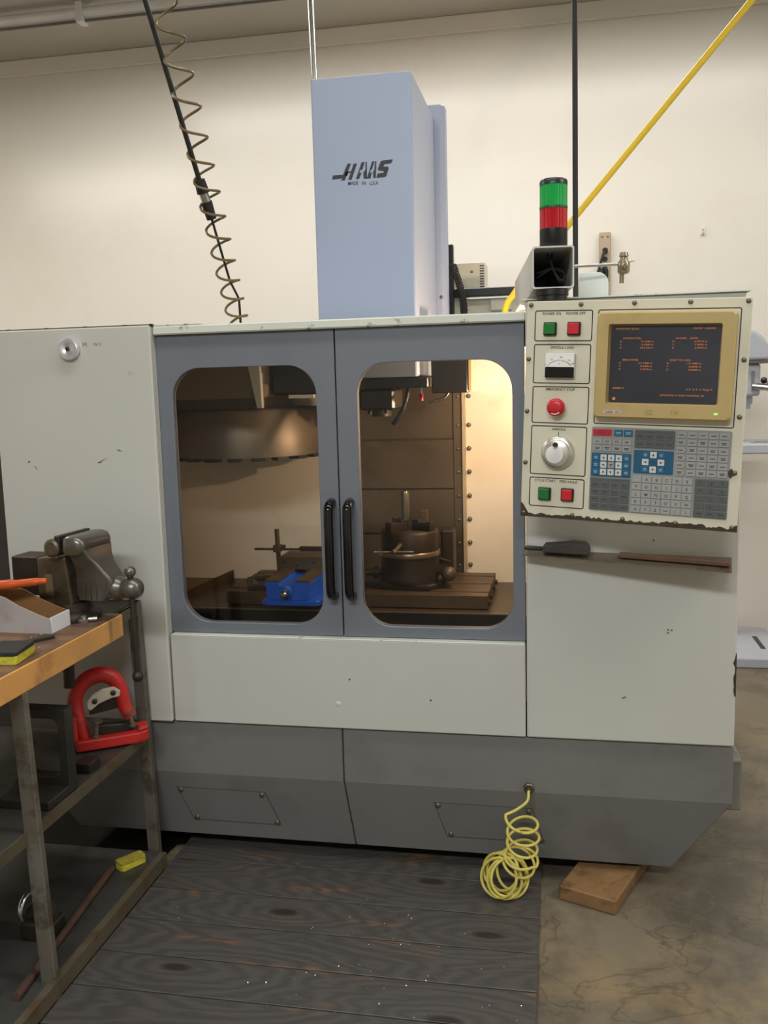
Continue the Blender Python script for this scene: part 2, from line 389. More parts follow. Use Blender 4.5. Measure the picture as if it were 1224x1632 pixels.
# doors with window panes and handles
pane_m = glass_mat('window_pane', (.90, .90, .89))
def door(x0, x1, wx0, wx1, hx):
    d = MB().rrframe((x0, x1, .756, 1.667), (wx0, wx1, .790, 1.568), .088, FY, FY + .028).build('sliding_door', grey, mc, bevel=.0015, angle=60)
    MB().prism_y(rrect(wx0 - .004, wx1 + .004, .786, 1.572, .09), FY + .011, FY + .016).build('window_pane', pane_m, d)
    hz0, hz1 = .868, 1.178
    P = [(hx, FY, hz1 - .014)] + [(hx, FY - .045 * math.sin(a), hz1 - .014 - .020 * (1 - math.cos(a))) for a in [PI / 2 * k / 6 for k in range(1, 7)]] + \
        [(hx, FY - .047, hz1 - .06), (hx, FY - .047, hz0 + .06)] + [(hx, FY - .045 * math.cos(a), hz0 + .014 + .020 * (1 - math.sin(a))) for a in [PI / 2 * k / 6 for k in range(0, 6)]] + [(hx, FY, hz0 + .014)]
    MB().tube(P, .0135, 14).build('handle', blackgloss, d)
    return d
door(-1.197, -.6465, -1.152, -.704, -.668)
door(-.6425, -.102, -.582, -.136, -.612)

# inside: pan, deck, walls
MB().box(-1.70, -.1, .93, .955, .60, 1.69).build('inner_back_wall', white_in, mc)
MB().box(-1.70, -.10, .04, .43, .55, .565).build('chip_pan', mat('pan_black', (18, 17, 17), .5), mc)
MB().box(-1.70, -.10, .425, .4295, .566, .727).build('pan_wall', MATS['pan_black'], mc)
MB().box(-1.70, -.10, .422, .4295, .7272, .7312).build('pan_lip', mat('lip_steel', (150, 140, 124), .3, .8), mc)
MB().box(-1.70, -.10, .43, .93, .70, .730).build('deck', oily, mc)
# raised guard plate on the deck
gp = MB(); gp.prism([(-1.405, .52), (-1.400, .52), (-1.318, .90), (-1.323, .90)], lambda a, b: (a, b, .73), lambda a, b: (a, b, .752 + (b - .52) * .05))
gp.build('deck_guard', oily, mc)
# work table with T-slots
Y0, Y1 = .475, .866
prof = [(Y0, .734), (Y0, .780)]
for ys in (.535, .670, .805): prof += [(ys - .009, .780), (ys - .009, .758), (ys + .009, .758), (ys + .009, .780)]
prof += [(Y1, .780), (Y1, .734)]
MB().prism_x(prof, -1.19, -.248).build('work_table', tablem, mc, bevel=.0012)
for y in (.50, .60, .74, .84): MB().box(-.248, -.240, y - .012, y + .012, .742, .756).build('table_stop', iron, mc)
# column way covers, stepped
zs = [(1.294, 1.66, .915), (1.102, 1.294, .908), (.926, 1.102, .901), (.731, .926, .894)]
for z0, z1, y in zs: MB().box(-.815, -.408, y, .929, z0, z1 - .0035).build('way_cover', covers, mc, bevel=.002)
MB().box(-.408, -.372, .905, .929, .731, 1.66).build('cover_flange', covers, mc, bevel=.002)
MB().box(-.372, -.362, .890, .93, .731, 1.66).build('flange_edge', mat('flange_paint', (178, 164, 138), .4, .2), mc)
wallscr = screw_mesh(.009, .010, (0, -1, 0), 'bolt')
screws(wallscr, mc, [(-.350, .93, z) for z in (1.455, 1.345, 1.255, 1.165, 1.072, .980, .888, .800)], name='bolt')
screws(SCR_F, mc, [(-.390, .905, z) for z in (1.455, 1.345, 1.255, 1.165, 1.072, .980, .888, .800)])

# head cover with the printed name
hd = MB().box(-.797, -.467, .42, .93, 1.53, 2.487).build('head_cover', blue, mc, bevel=.006, segs=2)
MB().prism_z([(-.79, .945), (-.442, .945), (-.428, .962), (-.428, 1.02), (-.79, 1.02)], 1.45, 2.530).build('column_cover', blue, mc, bevel=.004)
screws(SCR_F, mc, [(-.449, .945, z) for z in (1.83,)])
LS = .00054
def lg(cx, cy):
    return (-.6335 + (cx - 370) * LS, 2.197 - (cy + (cx - 370) * .078 - 550) * LS)
lo = MB()
def poly(*pts):
    P = [lg(*p) for p in pts]
    lo.prism(P, lambda a, b: (a, .4198, b), lambda a, b: (a, .4190, b))
# long bar and first stroke of H, second stroke, two A, S
poly((183, 612), (190, 588), (252, 584), (262, 560), (281, 520), (302, 518), (262, 615), (238, 618), (247, 604))
poly((283, 612), (300, 570), (284, 574), (276, 590), (262, 592), (272, 566), (303, 562), (318, 520), (340, 517), (303, 612))
poly((330, 608), (368, 510), (386, 509), (372, 552), (356, 556), (352, 573), (366, 570), (350, 606))
poly((392, 508), (400, 508), (398, 603), (378, 605), (377, 570), (390, 552))
poly((396, 604), (402, 590), (432, 505), (446, 504), (430, 550), (420, 556), (415, 572), (428, 566), (420, 602))
poly((450, 503), (458, 503), (452, 598), (436, 600), (436, 566), (444, 552))
poly((456, 598), (463, 574), (498, 570), (503, 560), (468, 556), (466, 546), (484, 505), (496, 499), (558, 492), (548, 514), (506, 520), (500, 534), (528, 534), (531, 544), (517, 586), (506, 594))
part(lo.build('name_lettering', logom, hd), 'dark slanted HAAS lettering')
tx = MB()
for t, cx in (('MADE', 312), ('IN', 378), ('U.S.A', 440)):
    a, b = lg(cx, 640 - (cx - 370) * .02); tx.text(t, (a, .4192, b), .0150, thick=.01, xs=.85)
part(tx.build('small_lettering', logom, hd), 'small MADE IN U.S.A lettering')
# spindle, under-head plate, coolant line
MB().box(-.66, -.437, .46, .80, 1.492, 1.528).build('head_plate', black, mc, bevel=.004)
sp = MB().box(-.690, -.566, .53, .70, 1.418, 1.492).build('spindle_housing', black, mc, bevel=.008)
for x in (-.66, -.60): MB().cyl((x, .56, 1.420), (x, .56, 1.406), .008, n=10).build('bolt', darksteel, sp)
MB().cyl((-.628, .62, 1.420), (-.628, .62, 1.395), .035, n=24).build('spindle_nose', darksteel, sp)
ck = MB(); P = smoothpath([(-.512, .50, 1.492), (-.516, .49, 1.46), (-.527, .47, 1.42), (-.545, .455, 1.388), (-.560, .45, 1.372)], 4)
for i in range(len(P) - 1):
    ck.cyl(P[i], P[i + 1], .0085, .0060, n=10)
ck.build('coolant_hose', black, mc)
MB().cyl((-.47, .52, 1.492), (-.47, .52, 1.462), .003, n=8).build('oil_sight_rod', steel, mc)
MB().cyl((-.47, .52, 1.472), (-.47, .52, 1.448), .0065, n=10).build('oil_sight', redbtn, mc)
MB().tube(smoothpath([(-.375, .50, 1.472), (-.39, .49, 1.455), (-.435, .47, 1.443)], 4), .005, 8).build('coolant_pipe', black, mc)
# coolant box beside the head, work lamp under the roof
MB().box(-.428, -.305, .47, .54, 1.472, 1.605).build('coolant_box', black, mc, bevel=.004)
MB().box(-.303, -.294, .47, .56, 1.478, 1.605).build('coolant_bracket', mat('bracket_paint', (176, 150, 110), .4, .3), mc)
ls = MB().lathe([(.012, 0), (.016, .008), (.030, .022), (.031, .024), (.028, .024), (.012, .010)], (-.099, .44, 1.46), (-1, .02, -.10), n=24).build('lamp_shade', black, mc)
LP = Vector((-.099, .44, 1.46)) + Vector((-1, .02, -.10)).normalized() * .014
MB().ball(LP, .008, 14).build('lamp_bulb', mat('bulb_glow', (255, 200, 140), .4, emit=(255, 186, 116), estr=40), ls)
pl = bpy.data.lights.new('lamp_glow', 'POINT'); pl.energy = 14; pl.color = (1, .68, .43); pl.shadow_soft_size = .008
plo = bpy.data.objects.new('lamp_glow', pl); COL.objects.link(plo); plo.parent = mc
plo.location = wm(mc).inverted() @ (LP + Vector((-1, .02, -.10)).normalized() * .022)
# tool carousel with notched rim
CX, CY, CR = -1.17, .72, .285
MB().lathe([(CR - .02, 1.262), (CR, 1.262), (CR, 1.425), (CR - .006, 1.432), (CR - .05, 1.434)], (CX, CY, 0), n=64).build('tool_carousel', drumm, mc)
nt_ = []
for k in range(20):
    a = 2 * PI * (k + .5) / 20
    M = Matrix.Translation((CX, CY, 0)) @ Matrix.Rotation(a, 4, 'Z')
    MB().box(CR - .05, CR - .001, -.022, .022, 1.249, 1.262, M).build('tool_pocket', black, mc)
MB().cyl((CX, CY, 1.434), (CX, CY, 1.47), .08, n=24).build('carousel_hub', darksteel, mc)
MB().box(-1.47, -1.014, .425, .90, 1.47, 1.682).build('changer_housing', mat('changer_shade_brown', (120, 108, 84), .5, var=.06), mc, bevel=.004)  # shade on the cream housing is put into this darker brown
MB().box(-1.47, -1.03, .44, .88, 1.434, 1.47).build('changer_plate', mat('changer_dark', (70, 62, 50), .5), mc)
MB().prism_y([(-1.055, 1.62), (-1.004, 1.62), (-1.000, 1.437), (-1.020, 1.437)], .404, .424).build('changer_bracket', white, mc, bevel=.002)
MB().box(-1.002, -.803, .52, .86, 1.478, 1.682).build('changer_motor', black, mc, bevel=.008)
MB().box(-.935, -.845, .50, .52, 1.466, 1.478).build('motor_label', whitem, mc)
screws(SCR_F, mc, [(-1.045, .425, 1.485)])

# swing arm carrying the pendant, and its collar
am = Matrix.Translation((-.0215, -.13, 1.7935)) @ Matrix.Rotation(.105, 4, 'Z')
ar = MB(); S = .0535
def sq(h, y, r=.006): return [am @ Vector((a, y, b)) for a, b in rrect(-h, h, -h, h, r, 4)]
n = 16
o0, o1, i0, i1 = sq(S, 0), sq(S, .78), sq(S - .004, 0), sq(S - .004, .76)
ar.add(o0 + o1 + i0 + i1, [(i, (i + 1) % n, n + (i + 1) % n, n + i) for i in range(n)] + [(2 * n + (i + 1) % n, 2 * n + i, 3 * n + i, 3 * n + (i + 1) % n) for i in range(n)] + [((i + 1) % n, i, 2 * n + i, 2 * n + (i + 1) % n) for i in range(n)] + [tuple(range(n, 2 * n)), tuple(range(3 * n, 4 * n))])
arm = ar.build('swing_arm', white, mc)
MB().box(-.050, .050, .012, .755, -.050, -.0492, am).build('arm_lining', MATS['inner_dark'], arm)
MB().box(-.14, -.06, .55, .64, 1.60, 1.738).build('arm_post', white, mc, bevel=.004)
wr = MB()
for k, off in enumerate(((0, 0), (.012, .01))):
    wr.tube(smoothpath([am @ Vector(p) for p in [(-.005 + off[0], .10, .045), (.0, .05, .015), (.012, .03, -.02), (.033 - off[1], .035, -.035), (.034, .05, -.012), (.006, .07, .004), (-.034, .09, -.004 - off[0])]], 6), .0032, 6)
wr.build('arm_wiring', rubber, arm)

# ------------------------------------------------------------------ things on the machine table
mv = thing('machine_vise', 'bright blue machine vise with steel rails bolted on the work table', 'vise', (-.90, .42, .78))
bluep = mat('blue_paint', (20, 84, 190), .35, var=.08, scale=12, stain=((12, 40, 90), 20, .6, .7, .5))
MB().prism_z(rrect(-.992, -.79, .275, .62, .02, 4), .7802, .797).build('flange', bluep, mv, bevel=.002)
bd = MB()
bd.prism_y([(-.972, .797), (-.975, .838), (-.978, .842), (-.978, .858), (-.932, .858), (-.926, .846), (-.876, .846), (-.870, .858), (-.822, .858), (-.822, .842), (-.825, .838), (-.828, .797)], .283, .62)
bd.build('bed', bluep, mv, bevel=.0015)
MB().box(-.978, -.930, .284, .50, .858, .866).build('rail', tablem, mv, bevel=.001)
MB().box(-.870, -.822, .284, .50, .858, .866).build('rail', tablem, mv, bevel=.001)
MB().lathe([(.022, 0), (.022, .006), (.016, .008)], (-.902, .284, .826), (0, -1, 0)).build('screw_boss', bluep, mv)
MB().lathe([(.013, 0), (.013, .028), (.011, .040), (.006, .044)], (-.902, .276, .826), (0, -1, 0), n=6).build('screw_end', steel, mv)
jw = MB().box(-.995, -.805, .495, .62, .862, .905).build('fixed_jaw', tablem, mv, bevel=.003)
jp = MB().box(-.995, -.805, .482, .495, .862, .902).build('jaw_plate', covers, mv, bevel=.001)
for x, z in ((-.968, .888), (-.925, .876), (-.86, .888)): MB().cyl((x, .4835, z), (x, .4815, z), .005, n=12).build('bolt_hole', black, jp)
ws = thing('work_stop', 'small steel work stop with crossed rods clamped beside the blue vise', 'work stop', (-1.012, .56, .78))
MB().cyl((-1.012, .56, .78), (-1.018, .56, .995), .0085, n=16).build('upright_rod', tablem, ws)
MB().cyl((-1.10, .545, .924), (-.86, .545, .924), .0042, n=12).build('cross_rod', darksteel, ws)
MB().box(-1.030, -1.002, .540, .575, .912, .938).build('clamp_block', tablem, ws, bevel=.003)
MB().cyl((-1.002, .56, .930), (-.988, .56, .932), .007, n=12).build('knob', tablem, ws)
MB().box(-.93, -.82, .535, .56, .919, .934).build('stop_bar', darksteel, ws, bevel=.003)
sc_ = thing('strap_clamp', 'dark steel strap clamp lying on the table left of the blue vise', 'clamp', (-1.08, .60, .78))
M = Matrix.Translation((-1.095, .585, .7803)) @ Matrix.Rotation(.35, 4, 'Z')
MB().box(-.05, .05, -.09, .09, 0, .016, M).build('plate', iron, sc_, bevel=.003)
MB().box(-.03, -.015, -.08, .02, .0162, .020, M).build('slot', black, sc_)
MB().box(-.02, .05, .03, .085, .016, .028, M).build('step_block', tablem, sc_, bevel=.002)

rt = thing('rotary_chuck', 'dark three-jaw chuck on a rotary table with a polished steel pin', 'chuck', (-.542, .62, .78))
KX, KY = -.542, .64
MB().prism_z([(-.73, .60), (-.62, .545), (-.46, .535), (-.405, .60), (-.405, .66), (-.44, .74), (-.64, .74), (-.73, .68)], .7802, .800).build('mounting_plate', iron, rt, bevel=.004)
MB().lathe([(.108, .800), (.110, .815), (.107, .825), (.107, .893)], (KX, KY, 0), n=48).build('rotary_body', iron, rt)
MB().lathe([(.110, .893), (.111, .896), (.111, .909), (.109, .911)], (KX, KY, 0), n=48).build('graduated_ring', mat('worn_ring', (150, 132, 104), .3, .8), rt)
MB().lathe([(.106, .911), (.106, .978), (.100, .985), (.0, .985)], (KX, KY, 0), n=48).build('chuck_body', iron, rt)
for a in (-.45, PI * .72, PI * 1.28):
    M = Matrix.Translation((KX, KY, .985)) @ Matrix.Rotation(a, 4, 'Z')
    MB().prism([(.022, 0), (.10, 0), (.10, .034), (.085, .034), (.085, .030), (.05, .030), (.05, .038), (.022, .038)], lambda p, q: tuple(M @ Vector((p, -.016, q))), lambda p, q: tuple(M @ Vector((p, .016, q)))).build('jaw', iron, rt, bevel=.001)
MB().box(-.505, -.480, KY + .03, KY + .06, .985, 1.048).build('jaw', tablem, rt, bevel=.002)
MB().lathe([(.008, .985), (.008, 1.02), (.0155, 1.021), (.0155, 1.118), (.012, 1.126), (.0, 1.127)], (-.552, .62, 0), n=20).build('steel_pin', mat('pin_steel', (132, 122, 106), .25, .9), rt)
MB().cyl((-.558, KY - .104, .944), (-.568, KY - .165, .930), .008, n=12).build('chuck_key', tablem, rt)
MB().cyl((-.640, KY - .163, .929), (-.500, KY - .163, .931), .0035, n=10).build('key_bar', steel, rt)
MB().ball((-.570, KY - .168, .930), .010, 12).build('key_end', tablem, rt)
MB().box(-.436, -.390, .70, .80, .80, .972).build('motor_case', iron, rt, bevel=.008, segs=2)
MB().cyl((-.43, .63, .83), (-.395, .60, .83), .028, n=20).build('worm_housing', iron, rt)
MB().ball((-.395, .598, .83), .027, 14).build('worm_cap', tablem, rt)
MB().cyl((-.43, .62, .880), (-.388, .60, .872), .006, n=10).build('lock_lever', darksteel, rt)
MB().lathe([(.008, 0), (.008, .012), (.011, .013), (.011, .022), (.004, .030)], (-.425, .575, .80), n=6).build('hold_down_nut', iron, rt)
MB().cyl((-.70, .60, .83), (-.645, .62, .83), .012, n=14).build('shaft', darksteel, rt)
MB().cyl((-.672, .605, .83), (-.655, .611, .83), .022, n=16).build('dial', iron, rt)
# ------------------------------------------------------------------ shelf ledge under the pendant
ld = MB()
T = [(-.108, -.060, 1.026), (.432, -.150, 1.002), (.455, -.013, 1.014), (-.097, -.013, 1.031)]
ld.add(T + [(x, y, z - .004) for x, y, z in T], [(0, 1, 2, 3), (7, 6, 5, 4), (0, 4, 5, 1), (1, 5, 6, 2), (2, 6, 7, 3), (3, 7, 4, 0)])
part(ld.build('tool_ledge', mat('ledge_steel', (118, 108, 90), .4, .4, var=.15, scale=20, stain=((96, 62, 40), 10, .5, .62, .7)), mc), 'thin worn steel ledge')
pk = thing('rubber_block', 'dark grey rubber grip block resting on the ledge below the control pendant', 'block', (.02, -.06, 1.03))
M = Matrix.Translation((.012, -.055, 1.0312)) @ Matrix.Rotation(-.12, 4, 'Z') @ Matrix.Rotation(.035, 4, 'Y')
prof = [(-.064, .0), (.064, .0), (.064, .020), (.054, .030), (.020, .033), (-.040, .024), (-.060, .022)]
MB().prism(prof, lambda a, b: tuple(M @ Vector((a, -.025, b))), lambda a, b: tuple(M @ Vector((a, .025, b)))).build('block_body', mat('grip_rubber', (62, 58, 52), .7, var=.2, scale=30), pk, bevel=.004, segs=2)
MB().box(-.115, -.064, -.012, .012, .002, .012, M).build('tang', darksteel, pk, bevel=.003)
rs_ = MB(); M2 = Matrix.Translation((.295, -.083, 1.0155)) @ Matrix.Rotation(-.165, 4, 'Z') @ Matrix.Rotation(.0435, 4, 'Y')
rs_.box(-.142, .142, -.014, .014, -.0005, .012, M2)
tag(rs_.build('steel_strip', mat('rusty_strip', (104, 78, 58), .6, .2, var=.2, scale=18, stain=((150, 96, 66), 12, .52, .66, .6)), None, bevel=.002), 'long rusty brown strip lying on the ledge under the control pendant', 'bar')

# ------------------------------------------------------------------ control pendant
a_ = Vector((0.96923847, -0.24261976, -0.04138162)); b_ = Vector((0.03771937, -0.01972241, 0.99909373)); n_ = Vector((-0.24321602, -0.96992097, -0.00996426))
cp = thing('control_pendant', 'cream control pendant with amber monitor, keypad and handwheel hanging from the arm', 'control panel', (.1667, -.205, 1.4159), Matrix((a_, -n_, b_)).transposed().to_euler())
cp.scale = (.98156,) * 3
W, H = .278, .2865
LB = dict(world=False)
MB().box(-W + .006, W - .006, .004, .100, -H + .006, H - .006).build('housing', white, cp, bevel=.003, **LB)
fp = MB().box(-W, W, 0, .004, -H, H).build('face_plate', mat('pendant_paint', (214, 209, 186), .4, var=.02, scale=5, stain=((150, 138, 108), 9, .62, .76, .25)), cp, bevel=.0015, **LB)
screws(SCR_F, fp, [(x, 0, z) for x, z in [(-.267, .277), (-.135, .277), (0, .278), (.135, .278), (.268, .278), (-.269, .137), (.267, .138), (-.269, -.001), (.266, 0), (-.269, -.139), (-.269, -.277), (-.135, -.275), (-.003, -.275), (.13, -.275), (.266, -.275), (.264, -.138)]], world=False)
def ring(m, x0, x1, z0, z1, r, wd, y0=-.0004, y1=.0005):
    A = rrect(x0, x1, z0, z1, r, 6); B = rrect(x0 + wd, x1 - wd, z0 + wd, z1 - wd, max(r - wd, .001), 6); k = len(A)
    vs = [(p, y0, q) for p, q in A] + [(p, y0, q) for p, q in B]
    m.add(vs, [(i, k + i, k + (i + 1) % k, (i + 1) % k) for i in range(k)])
rg = MB()
for bx_ in ((-.256, -.103, .183, .263), (-.256, -.104, .073, .176), (-.256, -.104, -.032, .066), (-.256, -.105, -.170, -.038), (-.256, -.106, -.257, -.177), (-.090, .255, -.029, .263)): ring(rg, *bx_, .006, .0027)
rg.build('border_lines', inkm, fp, **LB)
lt = MB()
for t, x, z, s in (('POWER ON', -.211, .251, .0095), ('POWER OFF', -.148, .251, .0095), ('SPINDLE LOAD', -.180, .164, .0095), ('EMERGENCY STOP', -.181, .055, .0095), ('HANDLE', -.181, -.050, .0095), ('CYCLE START', -.213, -.189, .0095), ('FEED HOLD', -.149, -.189, .0095)):
    part(MB().text(t, (x, -.0005, z), s, thick=.012, xs=.98).build('printed_lettering', inkm, fp, **LB), 'black %s lettering' % t)
lt.add([(-.1818, -.0005, -.064), (-.1802, -.0005, -.064), (-.1802, -.0005, -.054), (-.1818, -.0005, -.054)], [(0, 1, 2, 3)])
lt.build('index_mark', inkm, fp, **LB)
# chipped lower edge
rg_ = random.Random(11)
top = []; x = -W
while x < W:
    e = 1.0 if x < -.255 else 0
    h = .006 + rg_.random() * .006 + (.030 * (1 - (x + W) / .024) if e else 0) + (.005 if .10 < x < .2 else 0) + (.012 if x > .268 else 0)
    top.append((x, -H + h)); x += rg_.uniform(.004, .010)
top.append((W + .0004, -H + .016))
cpp = MB().prism([(-W - .0004, -H - .0004)] + [(W + .0004, -H - .0004)] + top[::-1], lambda a, b: (a, -.0006, b), lambda a, b: (a, .003, b))
part(cpp.build('chipped_paint', mat('chip_brown', (66, 52, 38), .8, var=.3, scale=60), fp, **LB), 'brown chipped bare edge')
bl = [(.2545 + .006 * math.cos(t) * (1.6 if math.cos(t) > .8 else 1) , -.139 + .013 * math.sin(t) * (.6 + .4 * rg_.random())) for t in [2 * PI * k / 14 for k in range(14)]]
MB().prism(bl, lambda a, b: (a, -.0034, b), lambda a, b: (a, 0, b)).build('chipped_paint', MATS['chip_brown'], fp, **LB)
# push buttons
def pushbutton(x, z, cm, nm):
    o = MB().box(x - .0172, x + .0172, -.009, 0, z - .0172, z + .0172).build(nm, black, cp, bevel=.002, **LB)
    MB().box(x - .0142, x + .0142, -.0155, -.008, z - .0142, z + .0142).build('cap', cm, o, bevel=.002, **LB)
pushbutton(-.213, .215, greenbtn, 'power_on_button'); pushbutton(-.150, .215, redbtn, 'power_off_button')
pushbutton(-.212, -.221, greenbtn, 'cycle_start_button'); pushbutton(-.150, -.220, redbtn, 'feed_hold_button')
# load meter
mt = MB().box(-.222, -.143, -.012, 0, .089, .153).build('load_meter', mat('meter_clear', (205, 205, 198), .2, var=.02), cp, bevel=.002, **LB)
MB().box(-.220, -.145, -.0125, -.011, .117, .151).build('meter_face', mat('meter_face', (238, 238, 234), .3, var=.01), mt, **LB)
MB().box(-.221, -.144, -.0145, -.002, .089, .1165).build('meter_cover', blackgloss, mt, bevel=.002, **LB)
def arc(m, cx, cz, r, a0, a1, wd, y, n=8):
    vs = []
    for i in range(n + 1):
        t = a0 + (a1 - a0) * i / n
        vs += [(cx + math.cos(t) * r, y, cz + math.sin(t) * r), (cx + math.cos(t) * (r + wd), y, cz + math.sin(t) * (r + wd))]
    m.add(vs, [(2 * i, 2 * i + 1, 2 * i + 3, 2 * i + 2) for i in range(n)])
m1 = MB(); arc(m1, -.1825, .094, .040, 2.45, 1.55, .0009, -.0128)
for t, a in (('0', 2.5), ('50', 2.05), ('100', 1.5), ('150', 1.0), ('200', .72)): m1.text(t, (-.1825 + .046 * math.cos(a), -.0128, .092 + .048 * math.sin(a)), .0055)
m1.text('%', (-.1825, -.0128, .122), .006)
m1.build('scale_print', inkm, mt, **LB)
m2 = MB(); arc(m2, -.1825, .094, .039, 1.50, 1.0, .0018, -.0129); m2.build('amber_band', mat('amber_print', (222, 160, 40), .5), mt, **LB)
m2 = MB(); arc(m2, -.1825, .094, .039, 1.0, .72, .0018, -.0129); m2.build('red_band', redbtn, mt, **LB)
# emergency stop
es = MB().lathe([(.016, 0), (.016, .012)], (-.186, 0, .012), (0, -1, 0), n=24).build('emergency_stop', redbtn, cp, **LB)
MB().lathe([(.018, .012), (.0232, .016), (.0232, .026), (.020, .031), (.010, .033), (0, .0332)], (-.186, 0, .012), (0, -1, 0), n=32).build('mushroom_cap', redbtn, es, **LB)
m = MB(); arc(m, -.186, .012, .0165, -2.1, -1.0, .0022, -.0328); m.add([(-.186 + .0205 * math.cos(-.95), -.0325, .012 + .0205 * math.sin(-.95)), (-.186 + .0145 * math.cos(-.98), -.0329, .012 + .0145 * math.sin(-.98)), (-.186 + .018 * math.cos(-.75), -.0327, .012 + .018 * math.sin(-.75))], [(0, 1, 2)])
m.build('arrow_print', whitem, es, **LB)
# hand wheel
wh = MB().lathe([(.0445, 0), (.0445, .010), (.041, .016), (.036, .017), (.036, .026), (.032, .029), (0, .029)], (-.180, 0, -.108), (0, -1, 0), n=40).build('hand_wheel', mat('wheel_alloy', (214, 210, 200), .3, .7), cp, **LB)
MB().lathe([(.0235, .029), (.0235, .0305), (.022, .031), (0, .031)], (-.183, 0, -.112), (0, -1, 0), n=32).build('wheel_disc', whitem, wh, **LB)
MB().lathe([(.006, .029), (.006, .040), (.004, .044), (0, .0445)], (-.180, 0, -.085), (0, -1, 0), n=16).build('wheel_knob', darksteel, wh, **LB)
tk = MB()
for k in range(20):
    a = 2 * PI * k / 20
    tk.add([(-.180 + r * math.cos(a + d), -.0165 + (r - .037) * .9 + .0003, -.108 + r * math.sin(a + d)) for r, d in ((.0372, -.015), (.0405, -.015), (.0405, .015), (.0372, .015))], [(0, 1, 2, 3)])
tk.build('wheel_graduations', inkm, wh, **LB)
# monitor
tan = mat('yellowed_bezel', (184, 160, 104), .45, var=.04, scale=8, stain=((150, 128, 78), 10, .55, .75, .4))
bz = MB()
O0, O1 = rrect(-.086, .247, -.011, .255, .010, 8), rrect(-.082, .243, -.007, .251, .010, 8)
I1, I0 = rrect(-.056, .216, .024, .225, .006, 8), rrect(-.052, .212, .028, .221, .005, 8)
k = len(O0)
vs = [(p, 0, q) for p, q in O0] + [(p, -.024, q) for p, q in O0] + [(p, -.029, q) for p, q in O1] + [(p, -.029, q) for p, q in I1] + [(p, -.010, q) for p, q in I0]
bz.add(vs, [(j * k + i, j * k + (i + 1) % k, (j + 1) * k + (i + 1) % k, (j + 1) * k + i) for j in range(4) for i in range(k)])
mo = bz.build('monitor_bezel', tan, cp, **LB)
sg = MB(); nx, nz = 12, 10; vs = []
for j in range(nz + 1):
    for i in range(nx + 1):
        u, v = i / nx, j / nz; vs.append((-.053 + .266 * u, -.0105 - .004 * (1 - (2 * u - 1) ** 2) * (1 - (2 * v - 1) ** 2), .027 + .195 * v))
sg.add(vs, [(j * (nx + 1) + i, j * (nx + 1) + i + 1, (j + 1) * (nx + 1) + i + 1, (j + 1) * (nx + 1) + i) for j in range(nz) for i in range(nx)], True)
sg.build('screen', mat('crt_glass', (44, 46, 52), .22, var=.02, emit=(50, 54, 64), estr=.12), mo, **LB)
am_ = mat('amber_text', (190, 110, 50), .5, emit=(206, 122, 60), estr=.30)
st = MB()
def scr(t, u, v, s=.0056, al='LEFT'):
    st.text(t, (-.053 + .266 * u, -.0150, .027 + .195 * v - s * .35), s, align=al, thick=.004, xs=1.42)
scr('POSITION (JOG)', .05, .955); scr('O0757  N00000', .95, .955, al='RIGHT')
rows = [(.10, .835, '(OPERATOR)', ('0.1440 in', '5.2300 in', '14.2120 in')), (.58, .835, '(WORK   (G54)', ('-4.7413 in', '7.9876 in', '3.7070 in')), (.10, .56, '(MACHINE)', ('-13.1480 in', '0.0000 in', '3.7070 in')), (.54, .56, '(DIST TO GO)', ('-13.1480 in', '0.0000 in', '0.0000 in'))]
for x, y, hdr, vals in rows:
    scr(hdr, x + .02, y)
    for k_, (ax, vl) in enumerate(zip('XYZ', vals)):
        scr(ax, x - .01, y - .040 * (k_ + 1)); scr(vl, x + .30, y - .040 * (k_ + 1), al='RIGHT')
scr('JMMM N', .04, .195); scr('I: 0  q: 0  h: 0spg: 0', .95, .195, al='RIGHT'); scr('JOGGING X AXIS HANDLE .01', .88, .115, al='RIGHT')
cx_, cz_ = -.053 + .266 * .045, .027 + .195 * .055
st.add([(cx_, -.015, cz_ - .003), (cx_ + .007, -.015, cz_ - .003), (cx_ + .007, -.015, cz_ + .004), (cx_, -.015, cz_ + .004)], [(0, 1, 2, 3)])
st.build('screen_text', am_, mo, **LB)['kind'] = 'stuff'
MB().box(-.060, -.014, -.0295, -.028, .0005, .0085).build('sticker', mat('sticker_pink', (196, 176, 176), .5), mo, **LB)
m = MB(); m.text('HAAS', (-.045, -.0298, .0022), .0068, thick=.02, xs=1.0, align='CENTER'); m.text('VF 2', (-.024, -.0298, .0022), .0064, thick=.02)
m.build('sticker_print', mat('sticker_ink', (112, 30, 60), .6), mo, **LB)
MB().text('102', (.053, -.0295, -.0005), .019, xs=.75).build('pencil_mark', mat('bezel_pencil', (146, 130, 76), .8), mo, **LB)
MB().text('179', (.116, -.0295, .001), .015, xs=.8).build('pencil_mark', mat('bezel_pencil', (146, 130, 76), .8), mo, **LB)
MB().box(.209, .217, -.0305, -.028, .0045, .0085).build('power_led', mat('led_green', (80, 220, 60), .4, emit=(110, 255, 60), estr=2.2), mo, bevel=.001, **LB)

